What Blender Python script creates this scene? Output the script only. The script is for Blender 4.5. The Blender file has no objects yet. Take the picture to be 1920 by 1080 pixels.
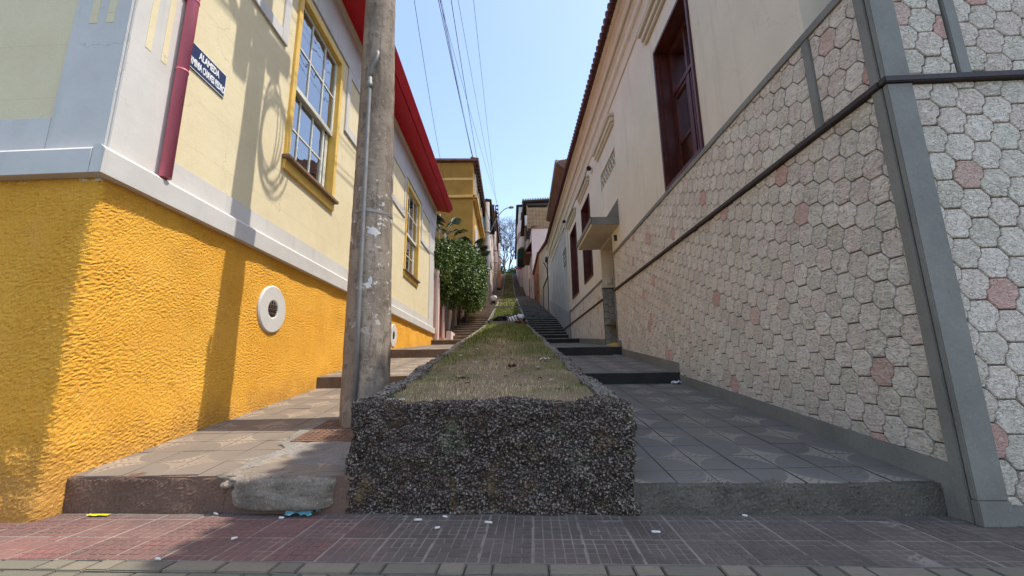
import bpy, bmesh, math, random
from mathutils import Vector, Matrix, noise
R = math.radians
rnd = random.Random(7)
sc = bpy.context.scene
col = sc.collection

# ------------------------------------------------------------------ camera
F_PX, PITCH, ROLL, YAW = 773.465, R(11.3127), R(.80962), R(.35633)
CAM_H = .85
fwd = Vector((math.sin(YAW)*math.cos(PITCH), math.cos(YAW)*math.cos(PITCH), math.sin(PITCH)))
rgt = Vector((math.cos(YAW), -math.sin(YAW), 0))
dwn = fwd.cross(rgt)
c_, s_ = math.cos(ROLL), math.sin(ROLL)
rgt, dwn = c_*rgt + s_*dwn, -s_*rgt + c_*dwn
cam = bpy.data.objects.new('camera', bpy.data.cameras.new('camera'))
col.objects.link(cam)
m = Matrix((rgt, -dwn, -fwd)).transposed().to_4x4()
m.translation = (0, 0, CAM_H)
cam.matrix_world = m
cam.data.sensor_width = 36
cam.data.lens = 36*F_PX/1920
cam.data.clip_start = .02
cam.data.clip_end = 3000
sc.camera = cam

# ------------------------------------------------------------------ light
SUN_EL, SUN_S = R(65), -.03            # sun to the right of the alley (+x)
w = bpy.data.worlds.new("World"); sc.world = w; w.use_nodes = True
nt = w.node_tree
sky = nt.nodes.new('ShaderNodeTexSky'); sky.sky_type = 'NISHITA'; sky.sun_disc = False
sky.sun_elevation = SUN_EL; sky.sun_rotation = math.pi/2 - math.atan(SUN_S)
sky.air_density = 1.0; sky.dust_density = 1.0; sky.ozone_density = 2.0; sky.altitude = 200
tint = nt.nodes.new('ShaderNodeMixRGB'); tint.blend_type = 'MULTIPLY'; tint.inputs[0].default_value = 1; tint.inputs[2].default_value = (1.02, .93, .86, 1)
nt.links.new(sky.outputs[0], tint.inputs[1]); nt.links.new(tint.outputs[0], nt.nodes['Background'].inputs[0])
nt.nodes['Background'].inputs[1].default_value = .15
sun = bpy.data.objects.new('sun', bpy.data.lights.new('sun', 'SUN')); col.objects.link(sun)
sun.data.energy = 2.0; sun.data.angle = R(.53); sun.data.color = (1, .95, .86)
sd = Vector((math.cos(SUN_EL), math.cos(SUN_EL)*SUN_S, math.sin(SUN_EL)))
sun.rotation_euler = sd.to_track_quat('Z', 'Y').to_euler()
sc.view_settings.view_transform = 'Standard'; sc.view_settings.look = 'None'
sc.view_settings.exposure = 1.5; sc.view_settings.gamma = 1
sc.cycles.use_denoising = True
sc.cycles.max_bounces = 8; sc.cycles.diffuse_bounces = 5; sc.cycles.transparent_max_bounces = 12

# ------------------------------------------------------------------ node helpers
class S:
    def __init__(s, g, o): s.g, s.o = g, o
    def _b(s, op, b, sw=False):
        return s.g.math(op, b, s) if sw else s.g.math(op, s, b)
    def __add__(s, b): return s._b('ADD', b)
    def __radd__(s, b): return s._b('ADD', b)
    def __sub__(s, b): return s._b('SUBTRACT', b)
    def __rsub__(s, b): return s._b('SUBTRACT', b, True)
    def __mul__(s, b): return s._b('MULTIPLY', b)
    def __rmul__(s, b): return s._b('MULTIPLY', b)
    def __truediv__(s, b): return s._b('DIVIDE', b)
    def __lt__(s, b): return s._b('LESS_THAN', b)
    def __gt__(s, b): return s._b('GREATER_THAN', b)
class G:
    def __init__(g, name):
        g.m = bpy.data.materials.new(name); g.m.use_nodes = True
        g.t = g.m.node_tree; g.t.nodes.clear()
        g.out = g.t.nodes.new('ShaderNodeOutputMaterial')
        g._co = None
    def n(g, ty, **kw):
        x = g.t.nodes.new('ShaderNode'+ty)
        for k, v in kw.items(): setattr(x, k, v)
        return x
    def put(g, sock, v):
        if isinstance(v, S): g.t.links.new(v.o, sock)
        elif v is not None:
            if isinstance(v, tuple) and len(v) == 3 and sock.type == 'RGBA': v = (*v, 1)
            sock.default_value = v
    @property
    def co(g):
        if not g._co: g._co = S(g, g.n('TexCoord').outputs['Object'])
        return g._co
    def xyz(g, v=None):
        x = g.n('SeparateXYZ'); g.put(x.inputs[0], v or g.co)
        return [S(g, o) for o in x.outputs]
    def vec(g, x, y, z):
        c = g.n('CombineXYZ')
        for i, a in enumerate((x, y, z)): g.put(c.inputs[i], a)
        return S(g, c.outputs[0])
    def scaled(g, sx, sy, sz, rot=(0, 0, 0)):
        mp = g.n('Mapping'); g.put(mp.inputs[0], g.co)
        mp.inputs['Scale'].default_value = (sx, sy, sz); mp.inputs['Rotation'].default_value = rot
        return S(g, mp.outputs[0])
    def math(g, op, a, b=None, c=None):
        x = g.n('Math', operation=op)
        for i, v in enumerate((a, b, c)):
            if v is not None: g.put(x.inputs[i], v)
        return S(g, x.outputs[0])
    def noise(g, scale, detail=4, rough=.55, vec=None, dist=0):
        x = g.n('TexNoise'); g.put(x.inputs['Vector'], vec or g.co)
        x.inputs['Scale'].default_value = scale; x.inputs['Detail'].default_value = detail
        x.inputs['Roughness'].default_value = rough; x.inputs['Distortion'].default_value = dist
        return S(g, x.outputs[0])
    def vor(g, scale, feature='F1', vec=None, out=0):
        x = g.n('TexVoronoi', feature=feature); g.put(x.inputs['Vector'], vec or g.co)
        x.inputs['Scale'].default_value = scale
        return S(g, x.outputs[out])
    def ramp(g, f, stops, interp='LINEAR'):
        x = g.n('ValToRGB'); g.put(x.inputs[0], f); r = x.color_ramp; r.interpolation = interp
        while len(r.elements) < len(stops): r.elements.new(.5)
        for e, (p, c) in zip(r.elements, stops):
            e.position = p
            e.color = (c, c, c, 1) if not isinstance(c, tuple) else (*c, 1)
        return S(g, x.outputs[0])
    def mix(g, f, a, b, mode='MIX'):
        x = g.n('MixRGB', blend_type=mode)
        g.put(x.inputs[0], f); g.put(x.inputs[1], a); g.put(x.inputs[2], b)
        return S(g, x.outputs[0])
    def step(g, v, a, b):
        x = g.n('MapRange'); x.interpolation_type = 'SMOOTHSTEP'; g.put(x.inputs[0], v)
        x.inputs[1].default_value = a; x.inputs[2].default_value = b
        return S(g, x.outputs[0])
    def rand(g):
        return S(g, g.n('NewGeometry').outputs['Random Per Island'])
    def crack(g, scale, w, lo, hi):
        wv = g.n('VectorMath', operation='ADD'); nz = g.n('TexNoise'); g.put(nz.inputs['Vector'], g.co); nz.inputs['Scale'].default_value = 2.5; nz.inputs['Detail'].default_value = 6
        g.t.links.new(nz.outputs['Color'], wv.inputs[0]); g.put(wv.inputs[1], g.co)
        e = g.vor(scale, 'DISTANCE_TO_EDGE', S(g, wv.outputs[0]))
        return (e < w)*g.step(g.noise(.8, 3, .5), lo, hi)
    def line(g, c, pitch, phase, width):
        f = g.math('FRACT', (c - phase)/pitch + .5)
        return (g.math('ABSOLUTE', f - .5)*pitch) < width/2
    def bump(g, h, strength, dist, normal=None):
        x = g.n('Bump'); g.put(x.inputs['Height'], h)
        x.inputs['Strength'].default_value = strength; x.inputs['Distance'].default_value = dist
        if normal is not None: g.put(x.inputs['Normal'], normal)
        return S(g, x.outputs[0])
    def pbr(g, base, rough=.85, normal=None, metal=0, spec=.3, **kw):
        p = g.n('BsdfPrincipled')
        g.put(p.inputs['Base Color'], base); g.put(p.inputs['Roughness'], rough)
        p.inputs['Metallic'].default_value = metal
        p.inputs['Specular IOR Level'].default_value = spec
        for k, v in kw.items(): g.put(p.inputs[k.replace('_', ' ')], v)
        if normal is not None: g.put(p.inputs['Normal'], normal)
        g.t.links.new(p.outputs[0], g.out.inputs[0])
        return g.m
def plain(name, a, b=None, scale=3., rough=.8, bumps=(), dirt=None, streak=None, metal=0, spec=.3, detail=6, speck=0, cracks=0):
    """noise-mottled paint or stone; dirt = (colour, scale, lo, hi, amount); streak = vertical run marks"""
    g = G(name)
    b = b or tuple(c*.85 for c in a)
    c = g.ramp(g.noise(scale, detail, .6), [(.3, b), (.7, a)])
    if dirt:
        dc, dsc, lo, hi, am = dirt
        c = g.mix(g.step(g.noise(dsc, 8, .65), lo, hi)*am, c, dc)
    if streak:
        dc, sx, sz, lo, hi, am = streak
        c = g.mix(g.step(g.noise(1, 5, .6, g.scaled(sx, sx, sz)), lo, hi)*am, c, dc)
    if cracks: c = g.mix(g.crack(.7, .0035, .5, .58)*cracks, c, tuple(k*.45 for k in b))
    if speck:
        c = g.mix(g.step(g.noise(70, 5, .7), .54, .68)*speck, c, tuple(min(1, k*1.9) for k in a))
        c = g.mix(g.step(g.noise(48, 5, .7), .54, .66)*speck, c, tuple(k*.3 for k in b))
    nm = None
    for (bs, st, di) in bumps:
        nm = g.bump(g.noise(bs, 4, .6), st, di, nm)
    return g.pbr(c, rough, nm, metal, spec)

M = {}
M['cream'] = None
def mk_cream():
    g = G('cream_plaster')
    x, y, z = g.xyz()
    c = g.ramp(g.noise(1.6, 8, .65), [(.3, (.64, .54, .33)), (.7, (.72, .62, .40))])
    c = g.mix(g.step(g.noise(9, 6, .7), .58, .75)*.35, c, (.62, .50, .30))
    c = g.mix(g.crack(.75, .0035, .5, .58)*.55, c, (.40, .32, .2))
    jt = g.line(z, .46, .12, .012)
    wob = g.noise(3, 3, .5)
    c = g.mix(jt*.2, c, (.52, .42, .24))
    c = g.mix(g.step(g.noise(1, 5, .6, g.scaled(5, 5, .35)), .58, .8)*.25, c, (.5, .45, .34))
    n1 = g.bump(g.noise(60, 4, .6), .25, .01)
    n2 = g.bump(g.noise(6, 3, .5) - jt*.3, .3, .015, n1)
    return g.pbr(c, .85, n2)
M['cream'] = mk_cream()
M['white'] = plain('white_paint', (.60, .57, .52), (.52, .49, .445), 2.2, .7, [(45, .2, .006), (5, .2, .015)],
                   dirt=((.45, .43, .40), 5, .62, .80, .5), streak=((.36, .34, .30), 9, .5, .55, .8, .5), cracks=.3)
def mk_ochre():
    g = G('ochre_roughcast')
    x, y, z = g.xyz()
    c = g.ramp(g.noise(1.1, 8, .65), [(.3, (.72, .335, .036)), (.7, (.82, .425, .06))])
    c = g.mix(g.step(g.noise(.7, 6, .6), .52, .75)*.45, c, (.50, .24, .03))
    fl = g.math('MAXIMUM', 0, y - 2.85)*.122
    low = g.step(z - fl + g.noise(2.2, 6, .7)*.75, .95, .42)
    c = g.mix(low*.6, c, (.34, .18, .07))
    c = g.mix(g.crack(.6, .004, .52, .6)*.5, c, (.25, .12, .03))
    c = g.mix(g.step(g.noise(1, 5, .6, g.scaled(4, 4, .4)), .58, .78)*.3, c, (.45, .24, .06))
    grit = g.noise(75, 3, .6)
    c = g.mix(g.step(grit, .54, .70)*.4, c, (.80, .52, .19))
    c = g.mix(g.step(g.noise(3, 7, .7), .5, .7)*.35, c, (.80, .40, .10))
    c = g.mix(g.step(g.vor(22, 'F1'), .55, .9)*.12, c, (.3, .14, .02))
    h = g.noise(1, 5, .62, g.scaled(38, 38, 50))
    n1 = g.bump(h, .7, .02)
    n2 = g.bump(g.noise(150, 3, .6), .8, .009, n1)
    return g.pbr(c, .95, n2, 0, .1)
M['ochre'] = mk_ochre()
M['red'] = plain('red_gloss_paint', (.50, .006, .012), (.42, .004, .01), 2, .4, [(20, .1, .004)], dirt=((.25, .01, .01), 4, .6, .8, .6))
M['pink_pipe'] = plain('pink_pipe_paint', (.58, .15, .20), (.48, .12, .16), 3, .45, [(40, .15, .002)], dirt=((.5, .3, .3), 8, .62, .8, .4))
M['yellow'] = plain('yellow_frame_paint', (.80, .53, .12), (.68, .43, .09), 5, .55, [(50, .15, .003)], dirt=((.35, .2, .06), 7, .6, .8, .4))
M['sash'] = plain('ivory_sash_paint', (.72, .70, .60), (.60, .58, .48), 9, .55, [(60, .15, .002)], dirt=((.4, .36, .28), 12, .6, .8, .5))
M['wood_sill'] = plain('weathered_wood', (.26, .17, .10), (.16, .10, .06), 14, .7, [(60, .3, .004)])
def mk_glass(name, tint, refl):
    g = G(name)
    lw = g.n('LayerWeight'); lw.inputs[0].default_value = .45
    tr = g.n('BsdfTransparent'); tr.inputs[0].default_value = (*tint, 1)
    gl = g.n('BsdfGlossy'); gl.inputs['Roughness'].default_value = .015
    nm = g.bump(g.noise(2.5, 2, .5), .06, .05); g.put(gl.inputs['Normal'], nm)
    mx = g.n('MixShader')
    g.put(mx.inputs[0], S(g, lw.outputs['Fresnel'])*.75 + refl)
    g.t.links.new(tr.outputs[0], mx.inputs[1]); g.t.links.new(gl.outputs[0], mx.inputs[2])
    g.t.links.new(mx.outputs[0], g.out.inputs[0])
    return g.m
M['glass'] = mk_glass('window_glass', (.55, .6, .62), .35)
M['glass_dark'] = mk_glass('tinted_glass', (.45, .5, .52), .5)
def mk_lace():
    g = G('white_lace')
    x, y, z = g.xyz()
    v = g.vor(26, 'F1')
    holes = g.step(g.noise(38, 3, .6) + g.math('SINE', v*40)*.12, .42, .56)
    b = g.n('BsdfDiffuse'); b.inputs[0].default_value = (.8, .8, .78, 1)
    tr = g.n('BsdfTransparent'); mx = g.n('MixShader')
    g.put(mx.inputs[0], holes*.85 + .15)
    g.t.links.new(tr.outputs[0], mx.inputs[1]); g.t.links.new(b.outputs[0], mx.inputs[2])
    g.t.links.new(mx.outputs[0], g.out.inputs[0])
    return g.m
M['lace'] = mk_lace()
M['dark_room'] = plain('dark_interior', (.05, .045, .04), (.03, .028, .025), 1.5, .9)
M['curtain'] = plain('grey_curtain', (.45, .45, .45), (.3, .3, .3), 3, .9)
M['iron'] = plain('black_iron', (.035, .03, .028), (.02, .018, .017), 20, .6, [(80, .3, .002)])
M['rcream'] = plain('right_cream_plaster', (.74, .64, .50), (.66, .57, .44), 1.3, .85, [(55, .2, .006), (3, .2, .02)],  # own cream colour of the right house plaster
                    dirt=((.42, .35, .26), 2.2, .6, .8, .4), streak=((.40, .34, .26), 5, .25, .52, .8, .5), cracks=.2)
M['rcream_light'] = plain('pale_cream_trim_and_lit_corner', (.66, .575, .43), (.57, .49, .36), 3, .75, [(60, .15, .004)],
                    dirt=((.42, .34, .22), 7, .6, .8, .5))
M['rgrey'] = plain('bare_grey_render', (.55, .52, .44), (.42, .395, .335), 1.4, .9, [(30, .3, .01)],
                    dirt=((.22, .21, .18), 1.6, .5, .75, .7), streak=((.18, .17, .15), 3, .22, .52, .75, .6), speck=0.2)
M['dado'] = plain('grey_dado_render', (.42, .40, .345), (.32, .305, .265), 2, .9, [(30, .3, .01)],
                    streak=((.13, .125, .11), 4, .3, .52, .75, .7), speck=0.3)
M['trim'] = plain('slate_grey_trim', (.235, .222, .185), (.16, .15, .125), 2.5, .65, [(50, .2, .004)],
                    dirt=((.19, .20, .20), 6, .58, .78, .55), streak=((.06, .06, .055), 6, .6, .6, .85, .5), speck=0.18)
M['strip'] = plain('dark_brown_strip', (.06, .045, .04), (.04, .03, .027), 6, .6, [(40, .2, .003)])
M['brownwood'] = plain('dark_varnished_wood', (.115, .026, .018), (.06, .014, .01), 5, .42, [(50, .15, .002)],
                    streak=((.03, .012, .01), 20, 1.2, .5, .7, .6))
M['grout'] = plain('dark_grout', (.12, .095, .075), (.08, .064, .05), 12, .95, [(60, .4, .004)])
def mk_hex():
    g = G('gouged_wall_tile')
    r = g.rand()
    tone = g.ramp(r, [(0, (.60, .50, .37)), (.3, (.76, .645, .50)), (.6, (.82, .70, .55)), (.85, (.68, .57, .44)), (1, (.79, .66, .51))])
    pink = g.math('FRACT', r*37.13)
    sh = g.vec(r*50, r*31, r*17)
    mp = g.n('VectorMath', operation='ADD'); g.put(mp.inputs[0], g.co); g.put(mp.inputs[1], sh)
    vv = S(g, mp.outputs[0])
    st = g.n('Mapping'); g.put(st.inputs[0], vv); st.inputs['Scale'].default_value = (1.3, .75, 1.8)
    g.put(st.inputs['Rotation'], g.vec(r*3 + .4, r*2, r*5))
    gouge = g.noise(19, 4, .6, S(g, st.outputs[0]), 2.6)
    tint = g.math('FRACT', r*53.7)
    tone = g.mix(g.step(tint, .7, .8)*.3, tone, (.60, .57, .40))
    tone = g.mix(g.step(tint, .3, .2)*.4, tone, (.72, .53, .42))
    c = g.mix(g.step(gouge, .50, .62)*.7, tone, (.88, .80, .68))
    c = g.mix(g.step(gouge, .47, .36)*.75, c, (.27, .215, .165))
    c = g.mix(g.step(g.noise(55, 4, .7), .56, .68)*.35, c, (.25, .20, .155))
    c = g.mix(g.step(g.noise(9, 6, .7), .55, .75)*.3, c, (.30, .25, .20))
    c = g.mix(g.step(g.noise(.8, 6, .65), .5, .72)*.45, c, (.50, .40, .32))
    c = g.mix(g.step(g.noise(1.7, 5, .65), .6, .75)*.35, c, (.42, .41, .31))
    x, y, z = g.xyz()
    c = g.mix(g.step(z + g.noise(1.6, 6, .7)*1.0, 1.6, .6)*.3, c, (.28, .245, .195))
    pk = (pink > .953)*(.75 + g.math('FRACT', r*91.7)*-.35)
    c = g.mix(pk*(.75 + g.step(gouge, .6, .45)*.25), c, (.56, .22, .175))
    n1 = g.bump(gouge, .9, .025)
    n2 = g.bump(g.noise(120, 3, .6), .3, .003, n1)
    return g.pbr(c, .78, n2, 0, .35)
M['hex'] = mk_hex()
M['hexdark'] = plain('dark_jamb_tile', (.30, .29, .25), (.2, .195, .17), 9, .7, [(40, .6, .01)])
def mk_pole():
    g = G('old_pole_concrete')
    x, y, z = g.xyz()
    c = g.ramp(g.noise(2.6, 8, .65), [(.3, (.17, .13, .095)), (.7, (.33, .27, .21))])
    c = g.mix(g.step(g.noise(1, 6, .65, g.scaled(7, 7, .8)), .5, .72)*.7, c, (.11, .085, .066))
    c = g.mix(g.step(g.noise(11, 8, .75), .54, .60)*.6, c, (.085, .065, .053))
    c = g.mix(g.step(g.noise(24, 8, .75), .57, .63)*.5, c, (.42, .37, .30))
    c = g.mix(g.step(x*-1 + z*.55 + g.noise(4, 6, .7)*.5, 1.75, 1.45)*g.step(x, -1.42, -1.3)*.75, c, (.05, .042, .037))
    c = g.mix(g.step(g.noise(1, 7, .7, g.scaled(9, 9, 1.1)), .55, .66)*.6, c, (.07, .055, .044))
    band = g.step(z, 3.3, 2.4)*g.step(z, 1.0, 1.6)
    c = g.mix(g.step(g.noise(8, 7, .6), .60, .615)*band*.9, c, (.55, .53, .50))
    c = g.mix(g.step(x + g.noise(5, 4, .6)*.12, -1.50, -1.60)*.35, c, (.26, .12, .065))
    n1 = g.bump(g.noise(14, 8, .75), .7, .015)
    n2 = g.bump(g.step(g.vor(38, 'F1'), .25, .05), -.5, .008, n1)
    return g.pbr(c, .9, n2, 0, .2)
M['pole'] = mk_pole()
M['galv'] = plain('galvanised_pipe', (.25, .24, .225), (.17, .165, .155), 8, .6, [(60, .1, .002)], metal=.3)
M['pole_far'] = plain('grey_pole_concrete', (.33, .29, .26), (.24, .21, .19), 3, .9, [(20, .3, .01)], speck=0.3)
def mk_pebble():
    g = G('pebbly_concrete')
    v = g.n('TexVoronoi', feature='F1'); g.put(v.inputs['Vector'], g.co); v.inputs['Scale'].default_value = 72
    sep = g.n('SeparateColor'); g.t.links.new(v.outputs['Color'], sep.inputs[0])
    c = g.ramp(S(g, sep.outputs[0]), [(0, (.04, .027, .018)), (.35, (.10, .072, .052)), (.6, (.155, .113, .083)), (.82, (.24, .182, .138)), (1, (.40, .315, .245))])
    d = S(g, v.outputs['Distance'])
    c = g.mix(g.step(d, .38, .58)*.9, c, (.018, .013, .010))
    c = g.mix(g.step(g.noise(2.2, 6, .65), .45, .68)*.6, c, (.06, .035, .028))
    c = g.mix(g.step(g.noise(7, 6, .7), .56, .7)*.6, c, (.03, .026, .023))
    x, y, z = g.xyz()
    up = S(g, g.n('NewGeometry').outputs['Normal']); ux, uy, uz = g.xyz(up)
    c = g.mix(g.step(g.noise(4.5, 6, .65), .56, .70)*.6, c, (.17, .105, .035))
    c = g.mix(g.step(g.noise(3.1, 6, .65, g.scaled(1, 1, 1.3)), .58, .70)*.5, c, (.13, .15, .08))
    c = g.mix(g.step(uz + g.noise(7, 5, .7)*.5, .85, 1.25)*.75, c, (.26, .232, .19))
    n1 = g.bump(g.step(d, .0, .7), -1., .02)
    n2 = g.bump(g.noise(130, 3, .6), .5, .004, n1)
    return g.pbr(c, .9, n2, 0, .25)
M['pebble'] = mk_pebble()
M['concrete'] = plain('grey_concrete', (.25, .225, .19), (.15, .135, .115), 3.2, .92, [(25, .5, .01), (90, .4, .004)],
                      dirt=((.10, .09, .08), 3.5, .52, .75, .7), speck=0.5)
M['chunk'] = plain('broken_concrete', (.27, .222, .168), (.13, .105, .08), 7, .95, [(22, .8, .02), (80, .6, .006)],
                      dirt=((.08, .07, .06), 9, .56, .7, .8), speck=0.55)
M['riser_dark'] = plain('grimy_riser_concrete', (.125, .105, .08), (.065, .055, .042), 3, .9, [(30, .5, .01), (110, .4, .004)],
                      dirt=((.17, .155, .135), 5, .55, .75, .7), speck=0.6)
M['riser_black'] = plain('black_painted_riser', (.034, .030, .027), (.018, .016, .015), 4, .75, [(30, .3, .01)],
                      dirt=((.09, .085, .08), 9, .62, .8, .5))
M['riser_red'] = plain('red_brown_riser', (.165, .098, .066), (.11, .066, .046), 3, .8, [(40, .3, .006)],
                      dirt=((.06, .045, .04), 5, .55, .8, .6), speck=0.4)
M['tread_dark'] = plain('dark_step_concrete', (.17, .155, .14), (.095, .088, .08), 3, .9, [(30, .5, .008)],
                      dirt=((.06, .055, .05), 2.5, .5, .75, .6), speck=0.4)
M['tread_tan'] = plain('tan_step_concrete', (.34, .27, .20), (.24, .185, .135), 3, .9, [(30, .5, .008)],
                      dirt=((.13, .10, .075), 3, .5, .75, .6), speck=0.4)
M['riser_tan'] = plain('brown_step_riser', (.17, .118, .08), (.10, .07, .05), 3, .9, [(30, .5, .008)],
                      dirt=((.07, .05, .04), 4, .52, .75, .6), speck=0.4)
M['nosing_dark'] = plain('worn_step_edge', (.36, .32, .27), (.20, .175, .15), 4, .9, [(30, .5, .008)], dirt=((.07, .06, .05), 3, .5, .7, .8))
M['nosing_tan'] = plain('worn_tan_step_edge', (.50, .40, .29), (.34, .26, .185), 4, .9, [(30, .5, .008)], dirt=((.13, .10, .075), 3, .52, .7, .7))
def mk_floor(name, dark, light, joint, dirt, x0):
    g = G(name)
    x, y, z = g.xyz()
    wx = x + (g.noise(1.2, 2, .5) - .5)*.02
    u = (wx - x0)/.503
    n = g.math('ROUND', u)
    xx = wx - x0 - n*.503
    yy = y - 2.858
    mm = g.math('ROUND', yy/.5)
    y2 = yy - mm*.5
    d = g.math('SQRT', (xx/.246)*(xx/.246) + (y2/.246)*(y2/.246))
    dk = g.step(d, 1.03, .97)
    var = g.noise(2.1, 6, .65)
    c = g.mix(dk, g.ramp(var, [(.3, tuple(k*.8 for k in light)), (.7, light)]), g.ramp(var, [(.3, tuple(k*.75 for k in dark)), (.7, dark)]))
    ang = g.math('ARCTAN2', y2, xx)
    hat = (g.math('SINE', ang*46 + d*3) > .45)*g.step(d, 1.03, 1.06)*g.step(d, 1.30, 1.25)
    sel = g.math('FRACT', n*.37 + mm*.61)
    c = g.mix(hat*.8*(sel < .75), c, tuple(k*.9 for k in dark))
    d2 = g.math('SQRT', (xx-.09)*(xx-.09) + y2*y2)
    ring = (g.math('SINE', d2*150) > .75)*g.step(d, .98, .94)*(xx > .0)*(sel > .35)
    c = g.mix(ring*.6, c, tuple(k*.6 for k in dark))
    jt = g.math('MAXIMUM', g.line(x, .2515, .997, .009), g.line(y, .25, 2.858, .007))
    c = g.mix(jt*.85, c, joint)
    cell = g.vec(g.math('FLOOR', (x - .997)/.2515), g.math('FLOOR', (y - 2.858)/.25), 0)
    wn = g.n('TexWhiteNoise'); g.put(wn.inputs['Vector'], cell)
    c = g.mix(S(g, wn.outputs[0])*.12, c, tuple(k*.7 for k in light))
    c = g.mix(g.step(g.noise(1.3, 8, .7), .42, .70)*.75, c, dirt)
    c = g.mix(g.step(g.noise(26, 6, .7), .6, .75)*.35, c, tuple(k*.6 for k in dirt))
    n1 = g.bump(jt*-1. + (hat + ring)*-.3, .6, .006)
    n2 = g.bump(g.noise(45, 5, .65), .35, .006, n1)
    return g.pbr(c, .72, n2, 0, .3)
M['floor_r'] = mk_floor('patterned_floor_tile_grey', (.172, .155, .130), (.31, .272, .21), (.07, .058, .046), (.19, .164, .127), 1.5)
M['floor_l'] = mk_floor('patterned_floor_tile_tan', (.20, .165, .130), (.34, .27, .195), (.10, .075, .055), (.20, .16, .12), 1.5)
def mk_sidewalk():
    g = G('small_square_sidewalk_tile')
    u, v, z = g.xyz(); r = g.rand()
    redm = g.step(u + g.noise(2.2, 5, .7)*1.4, .05, -.75)
    var = g.noise(3, 7, .65)*.85 + r*.15
    grey = g.ramp(var, [(.3, (.102, .082, .066)), (.7, (.172, .14, .113))])
    red = g.ramp(g.noise(1.6, 7, .65)*.9 + r*.1, [(.35, (.135, .082, .072)), (.58, (.215, .105, .088)), (.72, (.29, .118, .095))])
    c = g.mix(redm, grey, red)
    cell = g.vec(g.math('FLOOR', (u+.272)/.252), g.math('FLOOR', (v-2.334)/.272), 0)
    wn = g.n('TexWhiteNoise'); g.put(wn.inputs['Vector'], cell)
    c = g.mix(S(g, wn.outputs[0])*.4, c, g.mix(redm, (.075, .064, .055), (.13, .085, .07)))
    c = g.mix(g.step(g.noise(1.1, 7, .7), .52, .75)*.5, c, (.10, .09, .084))
    c = g.mix(g.step(g.noise(34, 6, .7), .58, .72)*.4, c, (.19, .165, .145))
    c = g.mix(g.step(g.noise(46, 6, .7), .60, .72)*.45, c, (.04, .036, .034))
    edge = g.step(v + g.noise(6, 4, .6)*.07, 2.665, 2.72)
    c = g.mix(edge*.85, c, (.14, .122, .105))
    return g.pbr(c, .8, g.bump(g.noise(70, 6, .7), .6, .006), 0, .25)
M['joint'] = plain('dusty_joint', (.32, .27, .215), (.19, .16, .13), 5, .95, [(60, .4, .004)], dirt=((.09, .075, .068), 2.2, .5, .68, .8))
M['sidewalk'] = mk_sidewalk()
def mk_paver():
    g = G('worn_concrete_paver')
    r = g.rand()
    c = g.ramp(r, [(0, (.15, .135, .10)), (.5, (.205, .178, .128)), (1, (.26, .22, .155))])
    c = g.mix(g.step(g.noise(9, 7, .7), .5, .7)*.6, c, (.15, .135, .115))
    c = g.mix(g.step(g.noise(40, 5, .7), .6, .75)*.4, c, (.09, .08, .07))
    return g.pbr(c, .88, g.bump(g.noise(50, 6, .7), .6, .008), 0, .2)
M['paver'] = mk_paver()
M['asphalt'] = plain('asphalt', (.06, .058, .055), (.042, .04, .039), 6, .9, [(90, .6, .006)])
M['earth'] = plain('hill_earth', (.16, .12, .07), (.08, .085, .03), .6, .95, [(3, .4, .1)])
M['soil'] = plain('dry_soil', (.30, .215, .13), (.17, .12, .07), 4, .97, [(30, .8, .02)], dirt=((.10, .11, .035), 1.4, .5, .68, .6), speck=0.5)
def mk_grass():
    g = G('grass_blades')
    x, y, z = g.xyz()
    r = g.rand()
    gr = g.ramp(r, [(0, (.075, .12, .02)), (.5, (.15, .20, .04)), (1, (.25, .27, .07))])
    st = g.ramp(r, [(0, (.20, .145, .07)), (.45, (.50, .37, .20)), (1, (.80, .64, .38))])
    edge = g.math('ABSOLUTE', x + .14)
    f = g.noise(1.5, 5, .65)*1.5 + y*.052 + edge*.5 - 1.1
    f = f + (y > 29)*-.55
    c = g.mix(g.step(f, -.12, .28)*.92, st, gr)
    return g.pbr(c, .8, None, 0, .15)
M['grass'] = mk_grass()
def mk_leaf(name, cs):
    g = G(name)
    c = g.ramp(g.rand(), [(i/(len(cs)-1), k) for i, k in enumerate(cs)])
    c = g.mix(g.step(g.noise(.9, 3, .5), .4, .65)*.35, c, cs[-1])
    return g.pbr(c, .5, None, 0, .4)
M['ivy'] = mk_leaf('ivy_leaf', [(.014, .032, .005), (.038, .075, .010), (.085, .14, .018), (.22, .28, .05)])
M['bush'] = mk_leaf('bush_leaf', [(.03, .055, .012), (.055, .09, .018), (.10, .13, .03)])
M['palm'] = mk_leaf('palm_leaf', [(.04, .065, .025), (.07, .10, .04), (.17, .15, .08)])
M['twig'] = plain('bare_branch', (.16, .13, .11), (.09, .075, .065), 3, .9)
M['ochre_far'] = plain('ochre_weathered_plaster', (.35, .185, .034), (.25, .13, .025), 1.1, .92, [(14, .4, .03)],
                       dirt=((.22, .12, .03), .7, .5, .75, .6), streak=((.17, .10, .03), 1.6, .15, .52, .78, .6), speck=0.25)
M['ochre_trim'] = plain('ochre_trim_plaster', (.62, .40, .12), (.5, .31, .09), 2, .9)
M['pinkwall'] = plain('pale_pink_plaster', (.74, .60, .52), (.66, .52, .45), 1.1, .9, [(20, .2, .01)], streak=((.42, .32, .27), 2, .2, .55, .8, .4))
M['rosewall'] = plain('rose_plaster', (.58, .33, .27), (.48, .26, .21), 1.5, .9, [(20, .2, .01)], dirt=((.3, .18, .14), 2, .5, .75, .5))
M['brownwall'] = plain('brown_plaster', (.38, .21, .13), (.27, .145, .09), .9, .9, [(20, .2, .01)], dirt=((.16, .09, .06), 1, .5, .75, .6))
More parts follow.
